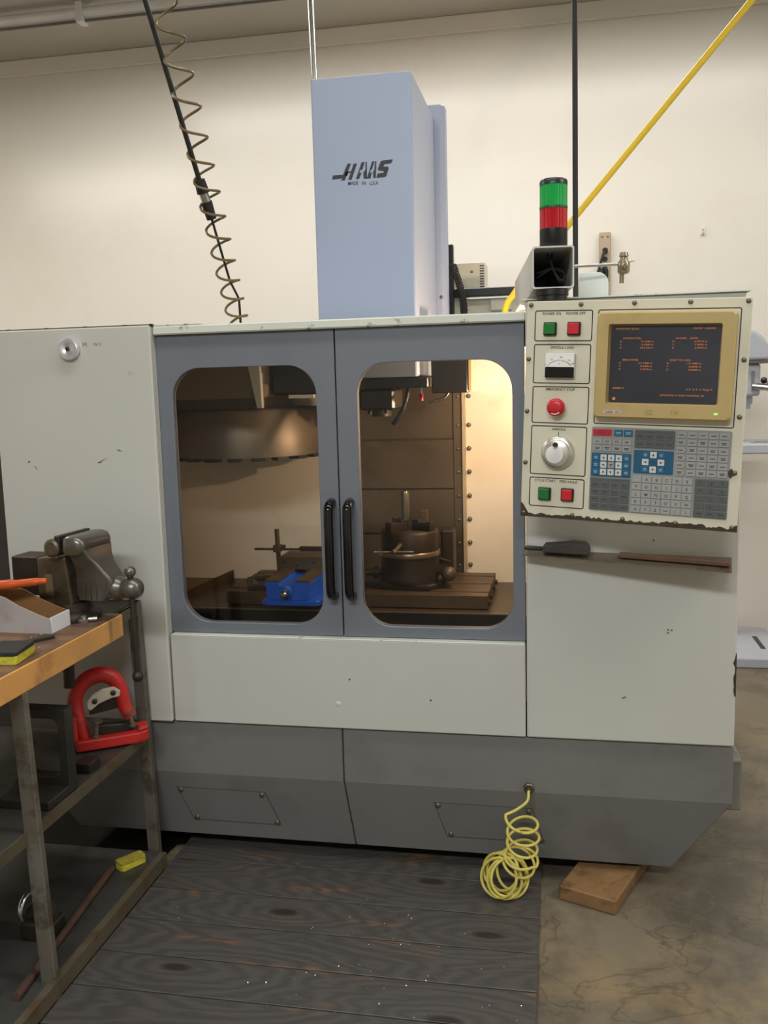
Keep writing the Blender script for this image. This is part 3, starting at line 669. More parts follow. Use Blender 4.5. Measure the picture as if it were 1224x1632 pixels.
# keypad
kpm = mat('keypad_grey', (146, 147, 146), .45, var=.04, scale=14); klt = mat('key_light', (158, 158, 154), .45, var=.04, scale=20)
kdk = mat('key_dark', (86, 90, 88), .45, var=.06, scale=20); kbl = mat('key_blue', (34, 98, 132), .45, var=.05); kwh = mat('key_white', (206, 206, 200), .45, var=.03)
kpb = mat('pad_blue', (24, 86, 118), .45, var=.05)
kp = MB().prism_y(rrect(-.093, .2525, -.257, -.036, .005, 4), -.0012, 0).build('keypad', kpm, cp, **LB)
for (x0, x1, z0, z1, mm) in ((-.090, .012, -.166, -.104, kpb), (.018, .117, -.152, -.092, kpb), (-.091, .012, -.254, -.169, mat('pad_dark', (112, 115, 113), .5)), (.018, .118, -.088, -.040, MATS['pad_dark']), (.171, .2515, -.256, -.157, MATS['pad_dark'])):
    MB().prism_y(rrect(x0, x1, z0, z1, .003, 4), -.0020, -.0010).build('keypad_field', mm, kp, **LB)
KM = {}
def key(x, z, w_, h_, mm, pent=False):
    k_ = (w_, h_, mm.name, pent)
    if k_ not in KM:
        P = [(-w_ / 2, -h_ / 2), (w_ / 2 - (.005 if pent else 0), -h_ / 2)] + ([(w_ / 2, 0)] if pent else []) + [(w_ / 2 - (.005 if pent else 0), h_ / 2), (-w_ / 2, h_ / 2)]
        o = MB().prism_y(P, -.0018, 0).build('key', mm, kp, bevel=.0005, **LB); KM[k_] = o
    else:
        o = KM[k_].copy(); COL.objects.link(o); o.parent = kp
    o.location = (x, -.0018, z)
kl = MB(); YL = -.0040; klw = MB()
def bars(m, x, z, w_, nl):
    for j in range(nl):
        zz = z + (j - (nl - 1) / 2) * -.0036; ww = w_ * (.34 if j % 2 == 0 else .28)
        m.add([(x - ww, YL, zz - .0010), (x + ww, YL, zz - .0010), (x + ww, YL, zz + .0010), (x - ww, YL, zz + .0010)], [(0, 1, 2, 3)])
def tri(m, x, z, a, s=.004):
    m.add([(x + s * math.cos(a + t), YL, z + s * math.sin(a + t)) for t in (0, 2.3, -2.3)], [(0, 1, 2)])
def kt(t, x, z, s=.0095): kl.text(t, (x, YL, z - s * .35), s, thick=.008)
key(-.065, -.0505, .048, .0165, redbtn); kl.text('RESET', (-.065, YL, -.053), .0075, thick=.01)
for x in (-.0235, .0015): key(x, -.0505, .0225, .0165, kbl); bars(klw, x, -.0505, .020, 2)
for i in range(4):
    x = -.0763 + .0250 * i
    key(x, -.0740, .0225, .0145, klt); kt('F%d' % (i + 1), x, -.0740); key(x, -.0912, .0225, .0145, klt); bars(kl, x, -.0912, .02, 2)
for r in range(3):
    for c in range(5):
        x, z = -.0785 + .0197 * c, -.1160 - .0187 * r
        mm = kbl if c in (0, 4) else (klt if (r, c) == (1, 2) else kwh)
        key(x, z, .0160, .0160, mm)
        if c in (0, 4): bars(klw, x, z, .013, 2)
        elif mm is kwh: tri(kl, x, z, math.atan2(1 - r, c - 2))
        else: bars(kl, x, z, .012, 2)
for i in range(4):
    for r in range(2): key(.0308 + .0247 * i, -.0572 - .0195 * r, .0230, .0172, kdk); bars(kl, .0308 + .0247 * i, -.0572 - .0195 * r, .02, 1)
MB().box(.0195, .1165, -.0034, -.0018, -.0465, -.0415).build('keypad_header', kdk, kp, **LB)
for r in range(3):
    for c in range(3):
        x, z = .0475 + .0195 * c, -.1032 - .0188 * r
        if (r, c) == (1, 1): bars(kl, x, z, .012, 1); continue
        wht = (r + c) % 2 == 1
        key(x, z, .0165, .0160, kwh if wht else kbl)
        if wht: tri(kl, x, z, math.atan2(1 - r, c - 1))
        else: bars(klw, x, z, .012, 2)
for r in range(6):
    for c in range(5):
        x, z = .1345 + .0251 * c, -.0490 - .0190 * r
        key(x, z, .0228, .0163, klt, c == 0); bars(kl, x - (.002 if c == 0 else 0), z, .018, 1 + (r + c) % 2 if r else 1)
MB().box(-.0895, .0105, -.0034, -.0018, -.1765, -.1705).build('keypad_header', kdk, kp, **LB)
for r in range(4):
    for c in range(4):
        x, z = -.0772 + .0252 * c, -.1870 - .0190 * r
        if c == 3 and r == 2: continue
        if c == 3 and r == 1: key(x, z - .0095, .0228, .0352, kdk); bars(kl, x, z - .0095, .018, 1); continue
        key(x, z, .0228, .0165, kdk); bars(kl, x, z, .018, 1)
AB = [' ABCDE', 'FGHIJK', 'LMNOPQ', 'RSTUVW', 'XYZ=()']
for r in range(5):
    for c in range(6):
        x, z = .0285 + .0251 * c, -.1668 - .0196 * r
        key(x, z, .0232, .0170, klt)
        t = AB[r][c]
        if t == '=': bars(kl, x, z, .016, 1)
        elif t != ' ': kt(t, x, z, .0105)
NU = ['789', '456', '123', '-0.', '   ']
for r in range(5):
    for c in range(3):
        x, z = .1850 + .0263 * c, -.1675 - .0195 * r
        key(x, z, .0240, .0168, kdk)
        if NU[r][c] != ' ': kt(NU[r][c], x, z, .0100)
        else: bars(kl, x, z, .02, 1)
for q_ in (kl.build('key_legends', mat('legend_dark', (58, 58, 56), .6), kp, **LB), klw.build('key_legends', mat('legend_pale', (150, 176, 190), .6), kp, **LB)): q_['kind'] = 'stuff'
for x in (-1,):
    co = MB().lathe([(.044, 1.700), (.044, 1.708), (.041, 1.710), (.041, 1.722), (.044, 1.724), (.044, 1.7400)], (-.026, -.098, 0), n=32)
    co.build('swivel_collar', black, mc)

# signal tower on the arm
tw = thing('signal_tower', 'signal light tower with green lens over red lens on black base', 'signal light', (-.021, -.080, 1.8475))
def lens_mat(nm, c):
    return mat(nm, c, .12, var=.10, scale=30, emit=c, estr=.10, coat=.4)
R_ = .0362
MB().lathe([(R_ - .003, 0), (R_, .004), (R_, .048)], n=36).build('base', black, tw, **LB)
def ribbed(z0, z1, mm, nm):
    n_r = 60; rings = []
    for z in (z0, z1): rings.append([Vector(((R_ - .0005 - (.0010 if i % 2 else 0)) * math.cos(2 * PI * i / n_r), (R_ - .0005 - (.0010 if i % 2 else 0)) * math.sin(2 * PI * i / n_r), z)) for i in range(n_r)])
    return MB().loft(rings, False).build(nm, mm, tw, **LB)
ribbed(.048, .101, lens_mat('red_lens', (166, 16, 28)), 'red_lens')
MB().lathe([(R_ + .0006, .099), (R_ + .0006, .104)], n=36).build('lens_collar', mat('green_ring', (20, 90, 50), .3), tw, **LB)
ribbed(.104, .159, lens_mat('green_lens', (18, 150, 66)), 'green_lens')
MB().lathe([(R_, .158), (R_, .168), (R_ - .003, .173), (R_ - .008, .174), (0, .174)], n=36).build('cap', mat('tower_cap', (34, 38, 36), .35), tw, **LB)
MB().lathe([(.010, .1745), (.010, .176), (0, .1765)], (.003, -.003, 0), n=16).build('cap_plug', black, tw, **LB)

# brass nozzle clamp on a rod, cable guard on the roof
rd = thing('nozzle_clamp', 'brass and steel swivel clamp on a thin rod beside the signal tower', 'clamp', (.035, .0, 1.80))
MB().cyl((.034, -.02, 1.806), (.158, .0, 1.808), .0042, n=12).build('rod', steel, rd)
MB().lathe([(.012, 1.782), (.016, 1.788), (.016, 1.812), (.010, 1.820), (.010, 1.826), (.013, 1.828), (.010, 1.838), (.004, 1.840)], (.163, .0, 0), n=14).build('body', mat('old_brass', (150, 138, 112), .35, .7, var=.15, scale=40), rd)
MB().cyl((.159, .0, 1.784), (.158, .0, 1.758), .0062, n=10).build('tip', MATS['old_brass'], rd)
MB().cyl((.163, .0, 1.812), (.190, -.006, 1.816), .003, n=8).build('thumb_screw', steel, rd)
MB().lathe([(.007, 0), (.007, .008), (.003, .012)], (.164, -.014, 1.798), (0, -1, 0), n=10).build('screw', screwm, rd)
MB().prism_y([(.046, 1.7258), (.126, 1.7258)] + [(.126 - .030 * (1 - math.cos(t)), 1.766 + .030 * math.sin(t)) for t in [PI / 2 * i / 6 for i in range(7)]] + [(.052, 1.797), (.046, 1.79)], .05, .056).build('cable_guard', mat('guard_white', (214, 222, 216), .35), mc, bevel=.0015)

# rear equipment behind the roof
rcab = MB().box(-.405, -.19, 1.45, 1.75, .08, 1.868).build('rear_cabinet', mat('rear_cream', (206, 204, 186), .5, stain=((120, 92, 60), 10, .6, .7, .4)), mc, bevel=.004)
MB().box(-.47, -.17, 1.40, 1.45, 1.870, 1.905).build('rear_rail', black, mc, bevel=.003)
MB().box(-.472, -.450, 1.36, 1.40, 1.0, 2.085).build('rear_post', black, mc, bevel=.002)
vb = MB().box(-.470, -.328, 1.50, 1.66, 1.900, 2.025).build('vent_box', MATS['rear_cream'], mc, bevel=.003)
for i in range(9): MB().box(-.350, -.331, 1.4985, 1.502, 1.918 + i * .011, 1.9225 + i * .011).build('vent_slot', MATS['inner_dark'], vb)
screws(SCR_F, vb, [(-.385, 1.50, 1.985)])
MB().box(-.47, -.405, 1.45, 1.6, .9, 1.90).build('rear_duct', MATS['rear_cream'], mc, bevel=.01)
P = smoothpath([(-.452, 1.37, 2.0), (-.440, 1.36, 1.965), (-.425, 1.36, 1.92), (-.412, 1.37, 1.86), (-.408, 1.38, 1.78), (-.41, 1.38, 1.6)], 10)
MB().tube(P, .016, 10, rs=[.017 if i % 2 else .014 for i in range(len(P))]).build('corrugated_hose', rubber, mc)
MB().box(-.30, -.21, 1.430, 1.4495, 1.81, 1.86).build('outlet_box', MATS['rear_cream'], mc, bevel=.003)

# ------------------------------------------------------------------ small things on the machine face
mg = thing('round_magnet', 'round chrome pot magnet stuck on the left cream cabinet', 'magnet', (-1.455, -.022, 1.635))
MB().lathe([(.030, 0), (.0325, .003), (.0325, .017), (.030, .020), (.008, .020), (.006, .018), (0, .018)], axis=(0, -1, 0), n=40).build('disc', chrome, mg, **LB)
MB().lathe([(.0065, .018), (.0062, .0215), (.003, .0225), (0, .0225)], axis=(0, -1, 0), n=10).build('center_screw', darksteel, mg, **LB)

# ------------------------------------------------------------------ hoses
def coil(P0, P1, n_turn, r0, r1, ratio=1., k=22, th0=0.):
    P0 = Vector(P0); P1 = Vector(P1); d = (P1 - P0).normalized(); u = Vector((1, 0, 0)); u = (u - d * u.dot(d)).normalized(); v = u.cross(d)
    out = []; N = int(n_turn * k)
    for i in range(N + 1):
        s = i / N; t = 2 * PI * n_turn * s + th0
        q = (s + (ratio - 1) * s * s / 2) / (1 + (ratio - 1) / 2)
        out.append(P0.lerp(P1, q) + (u * math.cos(t) + v * math.sin(t)) * (r0 + (r1 - r0) * s))
    return out
ah = thing('coiled_air_hose', 'brown coiled air hose hanging from the ceiling onto the machine roof', 'hose', (-1.02, .30, 1.70))
hosem = mat('olive_hose', (104, 88, 54), .4, var=.12, scale=10)
B0 = Vector((-1.022, .27, 1.704)); B1 = Vector((-1.050, -.13, 2.54)); dd = (B1 - B0) / (B1.z - B0.z)
BT = B0 + dd * (3.59 - 1.704)
MB().tube(coil(B0 + Vector((0, 0, .006)), B0 + dd * 1.02, 14.6, .032, .036, 1.85, th0=PI), .0040, 7).build('coil', hosem, ah)
MB().tube(coil(B0 + dd * 1.02, BT, 11, .036, .036, 1.1, th0=PI + 2 * PI * .6), .0040, 7).build('upper_coil', hosem, ah)
bh = thing('black_air_hose', 'straight black air hose with inline fitting hanging inside the coiled hose', 'hose', (-1.02, .29, 1.70))
def bl_(z, dx=0.): return B0 + dd * (z - 1.704) + Vector((dx, 0, 0))
MB().tube([bl_(3.59, -.10), bl_(2.55, -.052), bl_(2.115, -.018)], .0075, 10).build('hose', rubber, bh)
MB().cyl(bl_(2.12, -.018), bl_(2.085, -.015), .016, .019, n=14).build('fitting', rubber, bh)
MB().cyl(bl_(2.085, -.015), bl_(2.062, -.012), .014, n=14).build('fitting_collar', steel, bh)
MB().cyl(bl_(2.062, -.012), bl_(2.015, -.008), .017, .015, n=14).build('fitting', rubber, bh)
MB().tube([bl_(2.015, -.008), bl_(1.84, .004), Vector((-1.018, .27, 1.79)), Vector((-1.018, .275, 1.7005))], .004, 8).build('thin_line', rubber, bh)
bc = MB().tube(smoothpath([(.036, .80, 3.599), (.044, .80, 2.6), (.048, .80, 1.9), (.050, .80, 1.7262)], 6), .0095, 10).build('black_power_cable', rubber)
tag(bc, 'thick black power cable hanging straight down behind the signal tower', 'cable')
yh = MB().tube(smoothpath([(1.335, 1.0, 3.598), (.649, 1.0, 2.80), (.022, 1.0, 2.075), (-.10, 1.0, 1.935), (-.175, 1.0, 1.84), (-.214, 1.0, 1.76), (-.222, 1.0, 1.5)], 10), .0118, 12).build('yellow_hose', mat('yellow_hose', (232, 196, 46), .35, var=.05))
tag(yh, 'straight yellow air hose slanting from the ceiling down behind the pendant', 'hose')
bhz = MB().tube(smoothpath([(-.80, .62, 1.70), (-.83, .60, 1.735), (-.90, .58, 1.70), (-.96, .56, 1.66)], 8), .008, 8).build('brown_cable', mat('brown_cable', (120, 86, 34), .45))
tag(bhz, 'short brown cable looping out beside the blue head cover', 'cable')

yc = thing('yellow_coil_hose', 'yellow coiled air hose drooping from the grey base to the floor', 'hose', (-.13, -.07, 0))
ym = mat('yellow_coil', (204, 190, 92), .4, var=.10, scale=18, stain=((120, 96, 40), 26, .60, .68, .6))
pts = [Vector(p) for p in smoothpath([(-.094, -.004, .315), (-.094, -.022, .312), (-.098, -.04, .290), (-.128, -.06, .272), (-.158, -.075, .262)], 5)]
def frame_coil(c, ax, th, r):
    ax = Vector(ax).normalized(); u = Vector((1, 0, 0)); u = (u - ax * u.dot(ax)).normalized(); v = ax.cross(u)
    return Vector(c) + (u * math.cos(th) + v * math.sin(th)) * r
N = 330; t_up, t_low = 3.4, 8.0
for i in range(N + 1):
    tt = (t_up + t_low) * i / N; th = PI + 2 * PI * tt
    if tt < t_up:
        q = tt / t_up; c = (-.112 + .004 * math.sin(q * 5), -.082, .258 - .128 * q); ax = (.10 * math.sin(th * .5), -.30, 1); r = .045 + .002 * math.sin(th * .7)
    else:
        q = (tt - t_up) / t_low; a = min(1, q * 3.2); e = a * a * (3 - 2 * a)
        r = .045 + .010 * e + .003 * math.sin(q * 17); c = (-.112 - .050 * e + .016 * e * math.sin(q * 9), -.082 - .006 * e + .014 * math.sin(q * 11), .130 - .047 * e + .007 * e * math.sin(q * 13))
        ax = (.10 * (1 - e) + e * (.55 * math.sin(q * 8.5)), -.30 - .75 * e, 1 - .62 * e)
    pts.append(frame_coil(c, ax, th, r))
for p in pts: p.z = max(p.z, .0225 if p.x < -.04 else .0045)
MB().tube(pts, .0042, 7).build('coil', ym, yc)
MB().cyl((-.094, -.008, .315), (-.094, -.022, .313), .008, n=10).build('fitting', screwm, yc)

# ------------------------------------------------------------------ floor things
oil = MB(); rr = random.Random(21)
P = [(-1.52 + .36 * math.cos(t) * rr.uniform(.85, 1.1), .27 + .34 * math.sin(t) * rr.uniform(.85, 1.1)) for t in [2 * PI * i / 40 for i in range(40)]]
oil.prism_z(P, .0003, .0012)  # one dark patch carries both the oil and the shade on the floor
tag(oil.build('oil_and_shade', mat('black_oil_shade', (26, 24, 22), .18, var=.3, scale=9)), 'black glossy oil stain and painted shade on the floor under the left machine end', 'stain')
wb = MB()
M = Matrix.Translation((.118, .03, 0)) @ Matrix.Rotation(-.38, 4, 'Z')
wb.box(-.085, .085, -.125, .20, 0, .045, M)
woodblk = mat('block_wood', (124, 94, 58), .7, var=.2, scale=12, stain=((84, 56, 30), 16, .5, .62, .7), bump=.15, bscale=30)
tag(wb.build('wood_block', woodblk, None, bevel=.004), 'short brown timber block lying half under the grey base', 'block')

def plank_mat():
    m = bpy.data.materials.new('dark_planks'); m.use_nodes = True
    nt = m.node_tree; Nn = nt.nodes; L = nt.links; b = Nn['Principled BSDF']
    tc = Nn.new('ShaderNodeTexCoord'); oi = Nn.new('ShaderNodeObjectInfo')
    ad = Nn.new('ShaderNodeVectorMath'); ad.operation = 'MULTIPLY_ADD'; ad.inputs[1].default_value = (7.3, 3.1, 0)
    L.new(oi.outputs['Random'], ad.inputs[0]); L.new(tc.outputs['Object'], ad.inputs[2])
    mp = Nn.new('ShaderNodeMapping'); mp.inputs['Scale'].default_value = (1.6, 9, 1); L.new(ad.outputs[0], mp.inputs['Vector'])
    # grain: distorted rings
    m2 = Nn.new('ShaderNodeMapping'); m2.inputs['Scale'].default_value = (1.2, 3.2, 1); L.new(ad.outputs[0], m2.inputs['Vector'])
    vo = Nn.new('ShaderNodeTexVoronoi'); vo.voronoi_dimensions = '2D'; vo.inputs['Scale'].default_value = 1.3; L.new(m2.outputs[0], vo.inputs['Vector'])
    no = Nn.new('ShaderNodeTexNoise'); no.inputs['Scale'].default_value = 2.5; no.inputs['Detail'].default_value = 6; L.new(mp.outputs[0], no.inputs['Vector'])
    sm = Nn.new('ShaderNodeMath'); sm.operation = 'MULTIPLY_ADD'; sm.inputs[1].default_value = 26; L.new(vo.outputs['Distance'], sm.inputs[0])
    s2 = Nn.new('ShaderNodeMath'); s2.operation = 'MULTIPLY'; s2.inputs[1].default_value = 9; L.new(no.outputs['Fac'], s2.inputs[0]); L.new(s2.outputs[0], sm.inputs[2])
    si = Nn.new('ShaderNodeMath'); si.operation = 'SINE'; s3 = Nn.new('ShaderNodeMath'); s3.operation = 'MULTIPLY'; s3.inputs[1].default_value = 2.2; L.new(sm.outputs[0], s3.inputs[0]); L.new(s3.outputs[0], si.inputs[0])
    r1 = Nn.new('ShaderNodeMapRange'); r1.inputs[1].default_value = -1; r1.inputs[2].default_value = 1; L.new(si.outputs[0], r1.inputs[0])
    c1 = Nn.new('ShaderNodeMixRGB'); c1.inputs[1].default_value = (*lin((68, 65, 62)), 1); c1.inputs[2].default_value = (*lin((79, 75, 71)), 1); L.new(r1.outputs[0], c1.inputs[0])
    # knots
    kn = Nn.new('ShaderNodeMapRange'); kn.inputs[1].default_value = .045; kn.inputs[2].default_value = .085; kn.inputs[3].default_value = .85; kn.inputs[4].default_value = 0; L.new(vo.outputs['Distance'], kn.inputs[0])
    c2 = Nn.new('ShaderNodeMixRGB'); c2.inputs[2].default_value = (*lin((40, 32, 28)), 1); L.new(kn.outputs[0], c2.inputs[0]); L.new(c1.outputs[0], c2.inputs[1])
    # worn orange patches
    n3 = Nn.new('ShaderNodeTexNoise'); n3.inputs['Scale'].default_value = 1.3; n3.inputs['Detail'].default_value = 4; L.new(mp.outputs[0], n3.inputs['Vector'])
    w3 = Nn.new('ShaderNodeMapRange'); w3.inputs[1].default_value = .60; w3.inputs[2].default_value = .74; w3.inputs[4].default_value = .8; L.new(n3.outputs['Fac'], w3.inputs[0])
    mu = Nn.new('ShaderNodeMath'); mu.operation = 'MULTIPLY'; L.new(w3.outputs[0], mu.inputs[0]); L.new(r1.outputs[0], mu.inputs[1])
    c3 = Nn.new('ShaderNodeMixRGB'); c3.inputs[2].default_value = (*lin((140, 92, 46)), 1); L.new(mu.outputs[0], c3.inputs[0]); L.new(c2.outputs[0], c3.inputs[1])
    L.new(c3.outputs[0], b.inputs['Base Color']); b.inputs['Roughness'].default_value = .42
    bp = Nn.new('ShaderNodeBump'); bp.inputs['Strength'].default_value = .05; bp.inputs['Distance'].default_value = .004; L.new(r1.outputs[0], bp.inputs['Height']); L.new(bp.outputs[0], b.inputs['Normal'])
    return m
pf = thing('plank_platform', 'dark stained plank platform on the floor in front of the machine', 'platform', (-.62, -.45, 0))
pmat = plank_mat()
ys = [.140, -.020, -.190, -.352, -.508, -.652, -.80, -.95, -1.1]
for i in range(len(ys) - 1):
    o = MB().box(-1.2215 + random.uniform(-.001, .001), -.058 + random.uniform(-.003, .003), ys[i + 1] + .0048, ys[i], 0.0052, .016).build('plank', pmat, pf, bevel=.0008)
MB().box(-1.219, -.062, -1.09, .13, .0004, .005).build('gap_shade', mat('gap_shade_black', (20, 18, 17), .8), pf)  # added black sheet, puts shade into the gaps between planks
chips = MB(); rr = random.Random(5)
for i in range(170):
    x = rr.gauss(-.45, .30); y = rr.gauss(-.42, .22)
    if not (-1.2 < x < -.07 and -1.0 < y < .05): continue
    s = rr.uniform(.0012, .0032); a = rr.uniform(0, PI); c, d = math.cos(a) * s, math.sin(a) * s; z = .0162
    chips.add([(x + c, y + d, z), (x - d * .5, y + c * .5, z + s * .6), (x - c, y - d, z), (x + d * .5, y - c * .5, z + s * .3)], [(0, 1, 2), (0, 2, 3), (0, 3, 1), (1, 3, 2)])
co = chips.build('metal_chips', mat('swarf', (215, 215, 215), .25, .9)); co['kind'] = 'stuff'
tag(co, 'tiny bright metal chips scattered over the dark planks', 'metal chips')

# ------------------------------------------------------------------ background right: drill press, power strip
dp = thing('drill_press', 'grey floor-standing drill press partly hidden behind the control pendant', 'drill press', (.86, 2.6, 0))
dpm = mat('drill_grey', (178, 182, 192), .4, var=.04, scale=5)
bs = MB().prism_z(rrect(.62, 1.16, 2.27, 2.92, .05, 6), 0, .055).build('base', dpm, dp, bevel=.008, segs=2)
MB().box(1.05, 1.075, 2.45, 2.70, .0545, .0562).build('base_slot', black, bs)
MB().box(.80, .825, 2.45, 2.70, .0545, .0562).build('base_slot', black, bs)
MB().cyl((.84, 2.72, .055), (.84, 2.72, 1.60), .045, n=24).build('column', steel, dp)
MB().prism_z(rrect(.78, 1.22, 2.40, 2.80, .02, 4), 1.105, 1.155).build('table', dpm, dp, bevel=.006)
MB().box(.98, 1.06, 2.50, 2.52, 1.1545, 1.1562).build('table_slot', black, dp); MB().box(1.02, 1.10, 2.60, 2.62, 1.1545, 1.1562).build('table_slot', black, dp)
MB().cyl((1.11, 2.402, 1.13), (1.11, 2.395, 1.13), .007, n=10).build('table_bolt', black, dp)
hdp = MB()
prof = [(.72, 1.585), (1.052, 1.585), (1.054, 1.62), (1.045, 1.66), (1.02, 1.70), (.98, 1.735), (.93, 1.75), (.72, 1.75)]
hdp.prism_y(prof, 2.46, 2.80); hdp.build('belt_cover', dpm, dp, bevel=.015, segs=3)
MB().box(.72, 1.053, 2.47, 2.79, 1.568, 1.585).build('cover_rim', mat('rim_grey', (120, 112, 104), .4, .3), dp, bevel=.003)
MB().box(.80, 1.016, 2.50, 2.76, 1.40, 1.568).build('head_casting', dpm, dp, bevel=.01)
MB().box(.972, .985, 2.492, 2.502, 1.43, 1.53).build('speed_plate', mat('plate_grey', (130, 134, 138), .4, .4), dp)
MB().cyl((.985, 2.50, 1.452), (1.075, 2.42, 1.438), .018, n=16).build('feed_hub', steel, dp)
for a in (.5, 2.6, 4.7):
    c = Vector((1.075, 2.42, 1.438)); e = c + Vector((-.06 * math.cos(a) - .02, -.03, .10 * math.sin(a)))
    if a == .5: e = c + Vector((-.062, -.02, .042))
    f = MB().cyl(c, e, .007, n=10).build('feed_handle', steel, dp); MB().ball(e, .017, 14).build('handle_ball', blackgloss, f)
MB().ball((1.075, 2.42, 1.438), .027, 14).build('feed_boss', darksteel, dp)
MB().lathe([(.03, 1.40), (.03, 1.36), (.02, 1.35), (.02, 1.33)], (.965, 2.58, 0), n=18).build('quill', dpm, dp)

ps = thing('power_strip', 'beige wall power strip with black plugs behind the signal tower', 'power strip', (.244, 2.99, 1.95))
MB().box(.212, .276, 2.955, 3.0, 1.95, 2.342).build('strip_body', mat('strip_beige', (176, 158, 134), .5, var=.06), ps, bevel=.004)
for z in (2.24, 2.19, 2.14): MB().lathe([(.015, 0), (.015, .004)], (.244, 2.956, z), (0, -1, 0), n=16).build('outlet', black, ps)
for x in (.228, .258): MB().lathe([(.006, 0), (.006, .003)], (x, 2.956, 2.315), (0, -1, 0), n=10).build('screw', screwm, ps)
MB().box(.233, .255, 2.95, 2.956, 2.045, 2.06).build('switch', mat('switch_red', (190, 40, 40), .4), ps)
MB().box(.228, .262, 2.92, 2.955, 2.085, 2.135).build('plug', rubber, ps, bevel=.006)
MB().box(.235, .258, 2.92, 2.955, 2.22, 2.25).build('plug', rubber, ps, bevel=.006)
MB().tube(smoothpath([(.246, 2.925, 2.235), (.232, 2.90, 2.21), (.205, 2.90, 2.12), (.165, 2.90, 2.02), (.12, 2.90, 1.94), (.10, 2.90, 1.80), (.09, 2.95, .5)], 8), .008, 8).build('cord', rubber, ps)
MB().tube(smoothpath([(.246, 2.925, 2.11), (.225, 2.90, 2.13), (.19, 2.89, 2.06), (.14, 2.89, 1.96), (.115, 2.89, 1.86), (.11, 2.95, .5)], 8), .006, 8).build('cord', rubber, ps)
hk_ = thing('wall_hook', 'tiny grey hook screwed into the cream wall above the pendant', 'hook', (.783, 3.0, 2.325))
MB().box(-.010, .010, -.008, 0, -.022, .022).build('hook_plate', whitem, hk_, **LB)
MB().tube(smoothpath([(0, -.008, .010), (0, -.022, -.004), (0, -.026, -.016), (0, -.018, -.022), (0, -.012, -.016)], 4), .003, 8).build('hook_wire', steel, hk_, **LB)
dk = MB().box(-3.3, -2.12, 1.0, 1.5, 0, 1.32).build('steel_cabinet', mat('cabinet_dark', (50, 46, 42), .5, var=.1), None, bevel=.006)
tag(dk, 'dark steel cabinet behind the left side of the machine', 'cabinet')

# ------------------------------------------------------------------ the work bench on the left
bn = thing('work_bench', 'steel-legged work bench with thick wooden top and two lower shelves', 'workbench', (-1.6, -.55, 0))
woodtop = mat('maple_top', (206, 152, 84), .5, var=.10, scale=9, stain=((128, 80, 38), 6, .52, .70, .6), stain2=((74, 52, 34), 11, .62, .70, .6), bump=.08, bscale=40)
topgrime = mat('grimy_top', (112, 84, 60), .6, var=.2, scale=14, stain=((60, 44, 34), 9, .45, .62, .8))
ts = MB().box(-1.95, -1.250, -1.12, -.200, .800, .8655).build('wooden_top', woodtop, bn, bevel=.003)
MB().box(-1.949, -1.253, -1.118, -.203, .8655, .8670).build('top_surface', topgrime, bn)
# laminated joints on the long edge
MB().box(-1.95, -1.275, -.202, -.032, .858, .866).build('steel_deck', darksteel, bn, bevel=.002)
MB().box(-1.282, -1.275, -1.1, -.032, .826, .866).build('top_rail', railsteel, bn)
MB().box(-1.95, -1.275, -.040, -.032, .826, .866).build('top_rail', railsteel, bn)
def leg(xt, xb, y0, y1, zt, wd=.036):
    m = MB(); h = wd / 2
    m.add([(xb - h, y0, 0), (xb + h, y0, 0), (xb + h, y1, 0), (xb - h, y1, 0), (xt - h, y0, zt), (xt + h, y0, zt), (xt + h, y1, zt), (xt - h, y1, zt)],
          [(0, 3, 2, 1), (4, 5, 6, 7), (0, 1, 5, 4), (1, 2, 6, 5), (2, 3, 7, 6), (3, 0, 4, 7)])
    return m.build('leg', legsteel, bn, bevel=.002)
leg(-1.292, -1.272, -.056, -.030, .866); leg(-1.269, -1.243, -.715, -.695, .800, .040)
leg(-1.94, -1.95, -.064, -.030, .866); leg(-1.93, -1.95, -.715, -.680, .800, .040)
sh = MB().box(-1.95, -1.275, -1.08, -.066, .444, .450).build('middle_shelf', shelfm, bn)
MB().box(-1.275, -1.269, -1.08, -.066, .420, .452).build('shelf_rail', railsteel, bn)
sh2 = MB().box(-1.95, -1.245, -1.08, -.066, .054, .060).build('lower_shelf', shelfm, bn)
MB().box(-1.245, -1.2235, -1.08, -.066, .018, .061).build('shelf_rail', railsteel, bn)

# bench vise
bv = thing('bench_vise', 'heavy worn steel bench vise mounted at the end of the wooden bench top', 'vise', (-1.375, -.255, .867), (0, 0, -.10))
vism = mat('vise_iron', (94, 84, 66), .42, .5, var=.15, scale=16, stain=((64, 52, 38), 10, .48, .62, .7), bump=.06)
visw = mat('vise_worn', (112, 107, 98), .32, .7, var=.12, scale=14, stain=((112, 122, 84), 12, .56, .64, .6), stain2=((84, 62, 44), 9, .56, .70, .6))
V = dict(world=False)
MB().lathe([(.080, 0), (.082, .012), (.074, .022), (.060, .028), (.056, .050)], (0, 0, 0), n=36).build('swivel_base', iron, bv, **V)
MB().prism_y([(-.075, .045), (-.06, .030), (.02, .030), (.035, .050), (.030, .105), (.022, .185), (-.072, .180)], -.048, .048).build('body', vism, bv, bevel=.006, segs=2, **V)
MB().box(-.162, -.073, -.042, .042, .070, .181).build('anvil', iron, bv, bevel=.003, **V)
MB().box(-.046, -.022, -.0505, -.048, .075, .135).build('name_plate', mat('plate_worn', (140, 124, 90), .4, .5), bv, **V)
fj = MB().loft([[Vector((x, y, z)) for x, z in [(.0 + r * math.cos(t), .213 + r * 1.05 * math.sin(t)) for t in [2 * PI * i / 18 for i in range(18)]]] for y, r in ((-.078, .018), (-.074, .0245), (.074, .0245), (.078, .018))])
fj.build('fixed_jaw', vism, bv, **V)
MB().box(.010, .026, -.074, .074, .213, .248).build('jaw_plate', darksteel, bv, bevel=.002, **V)
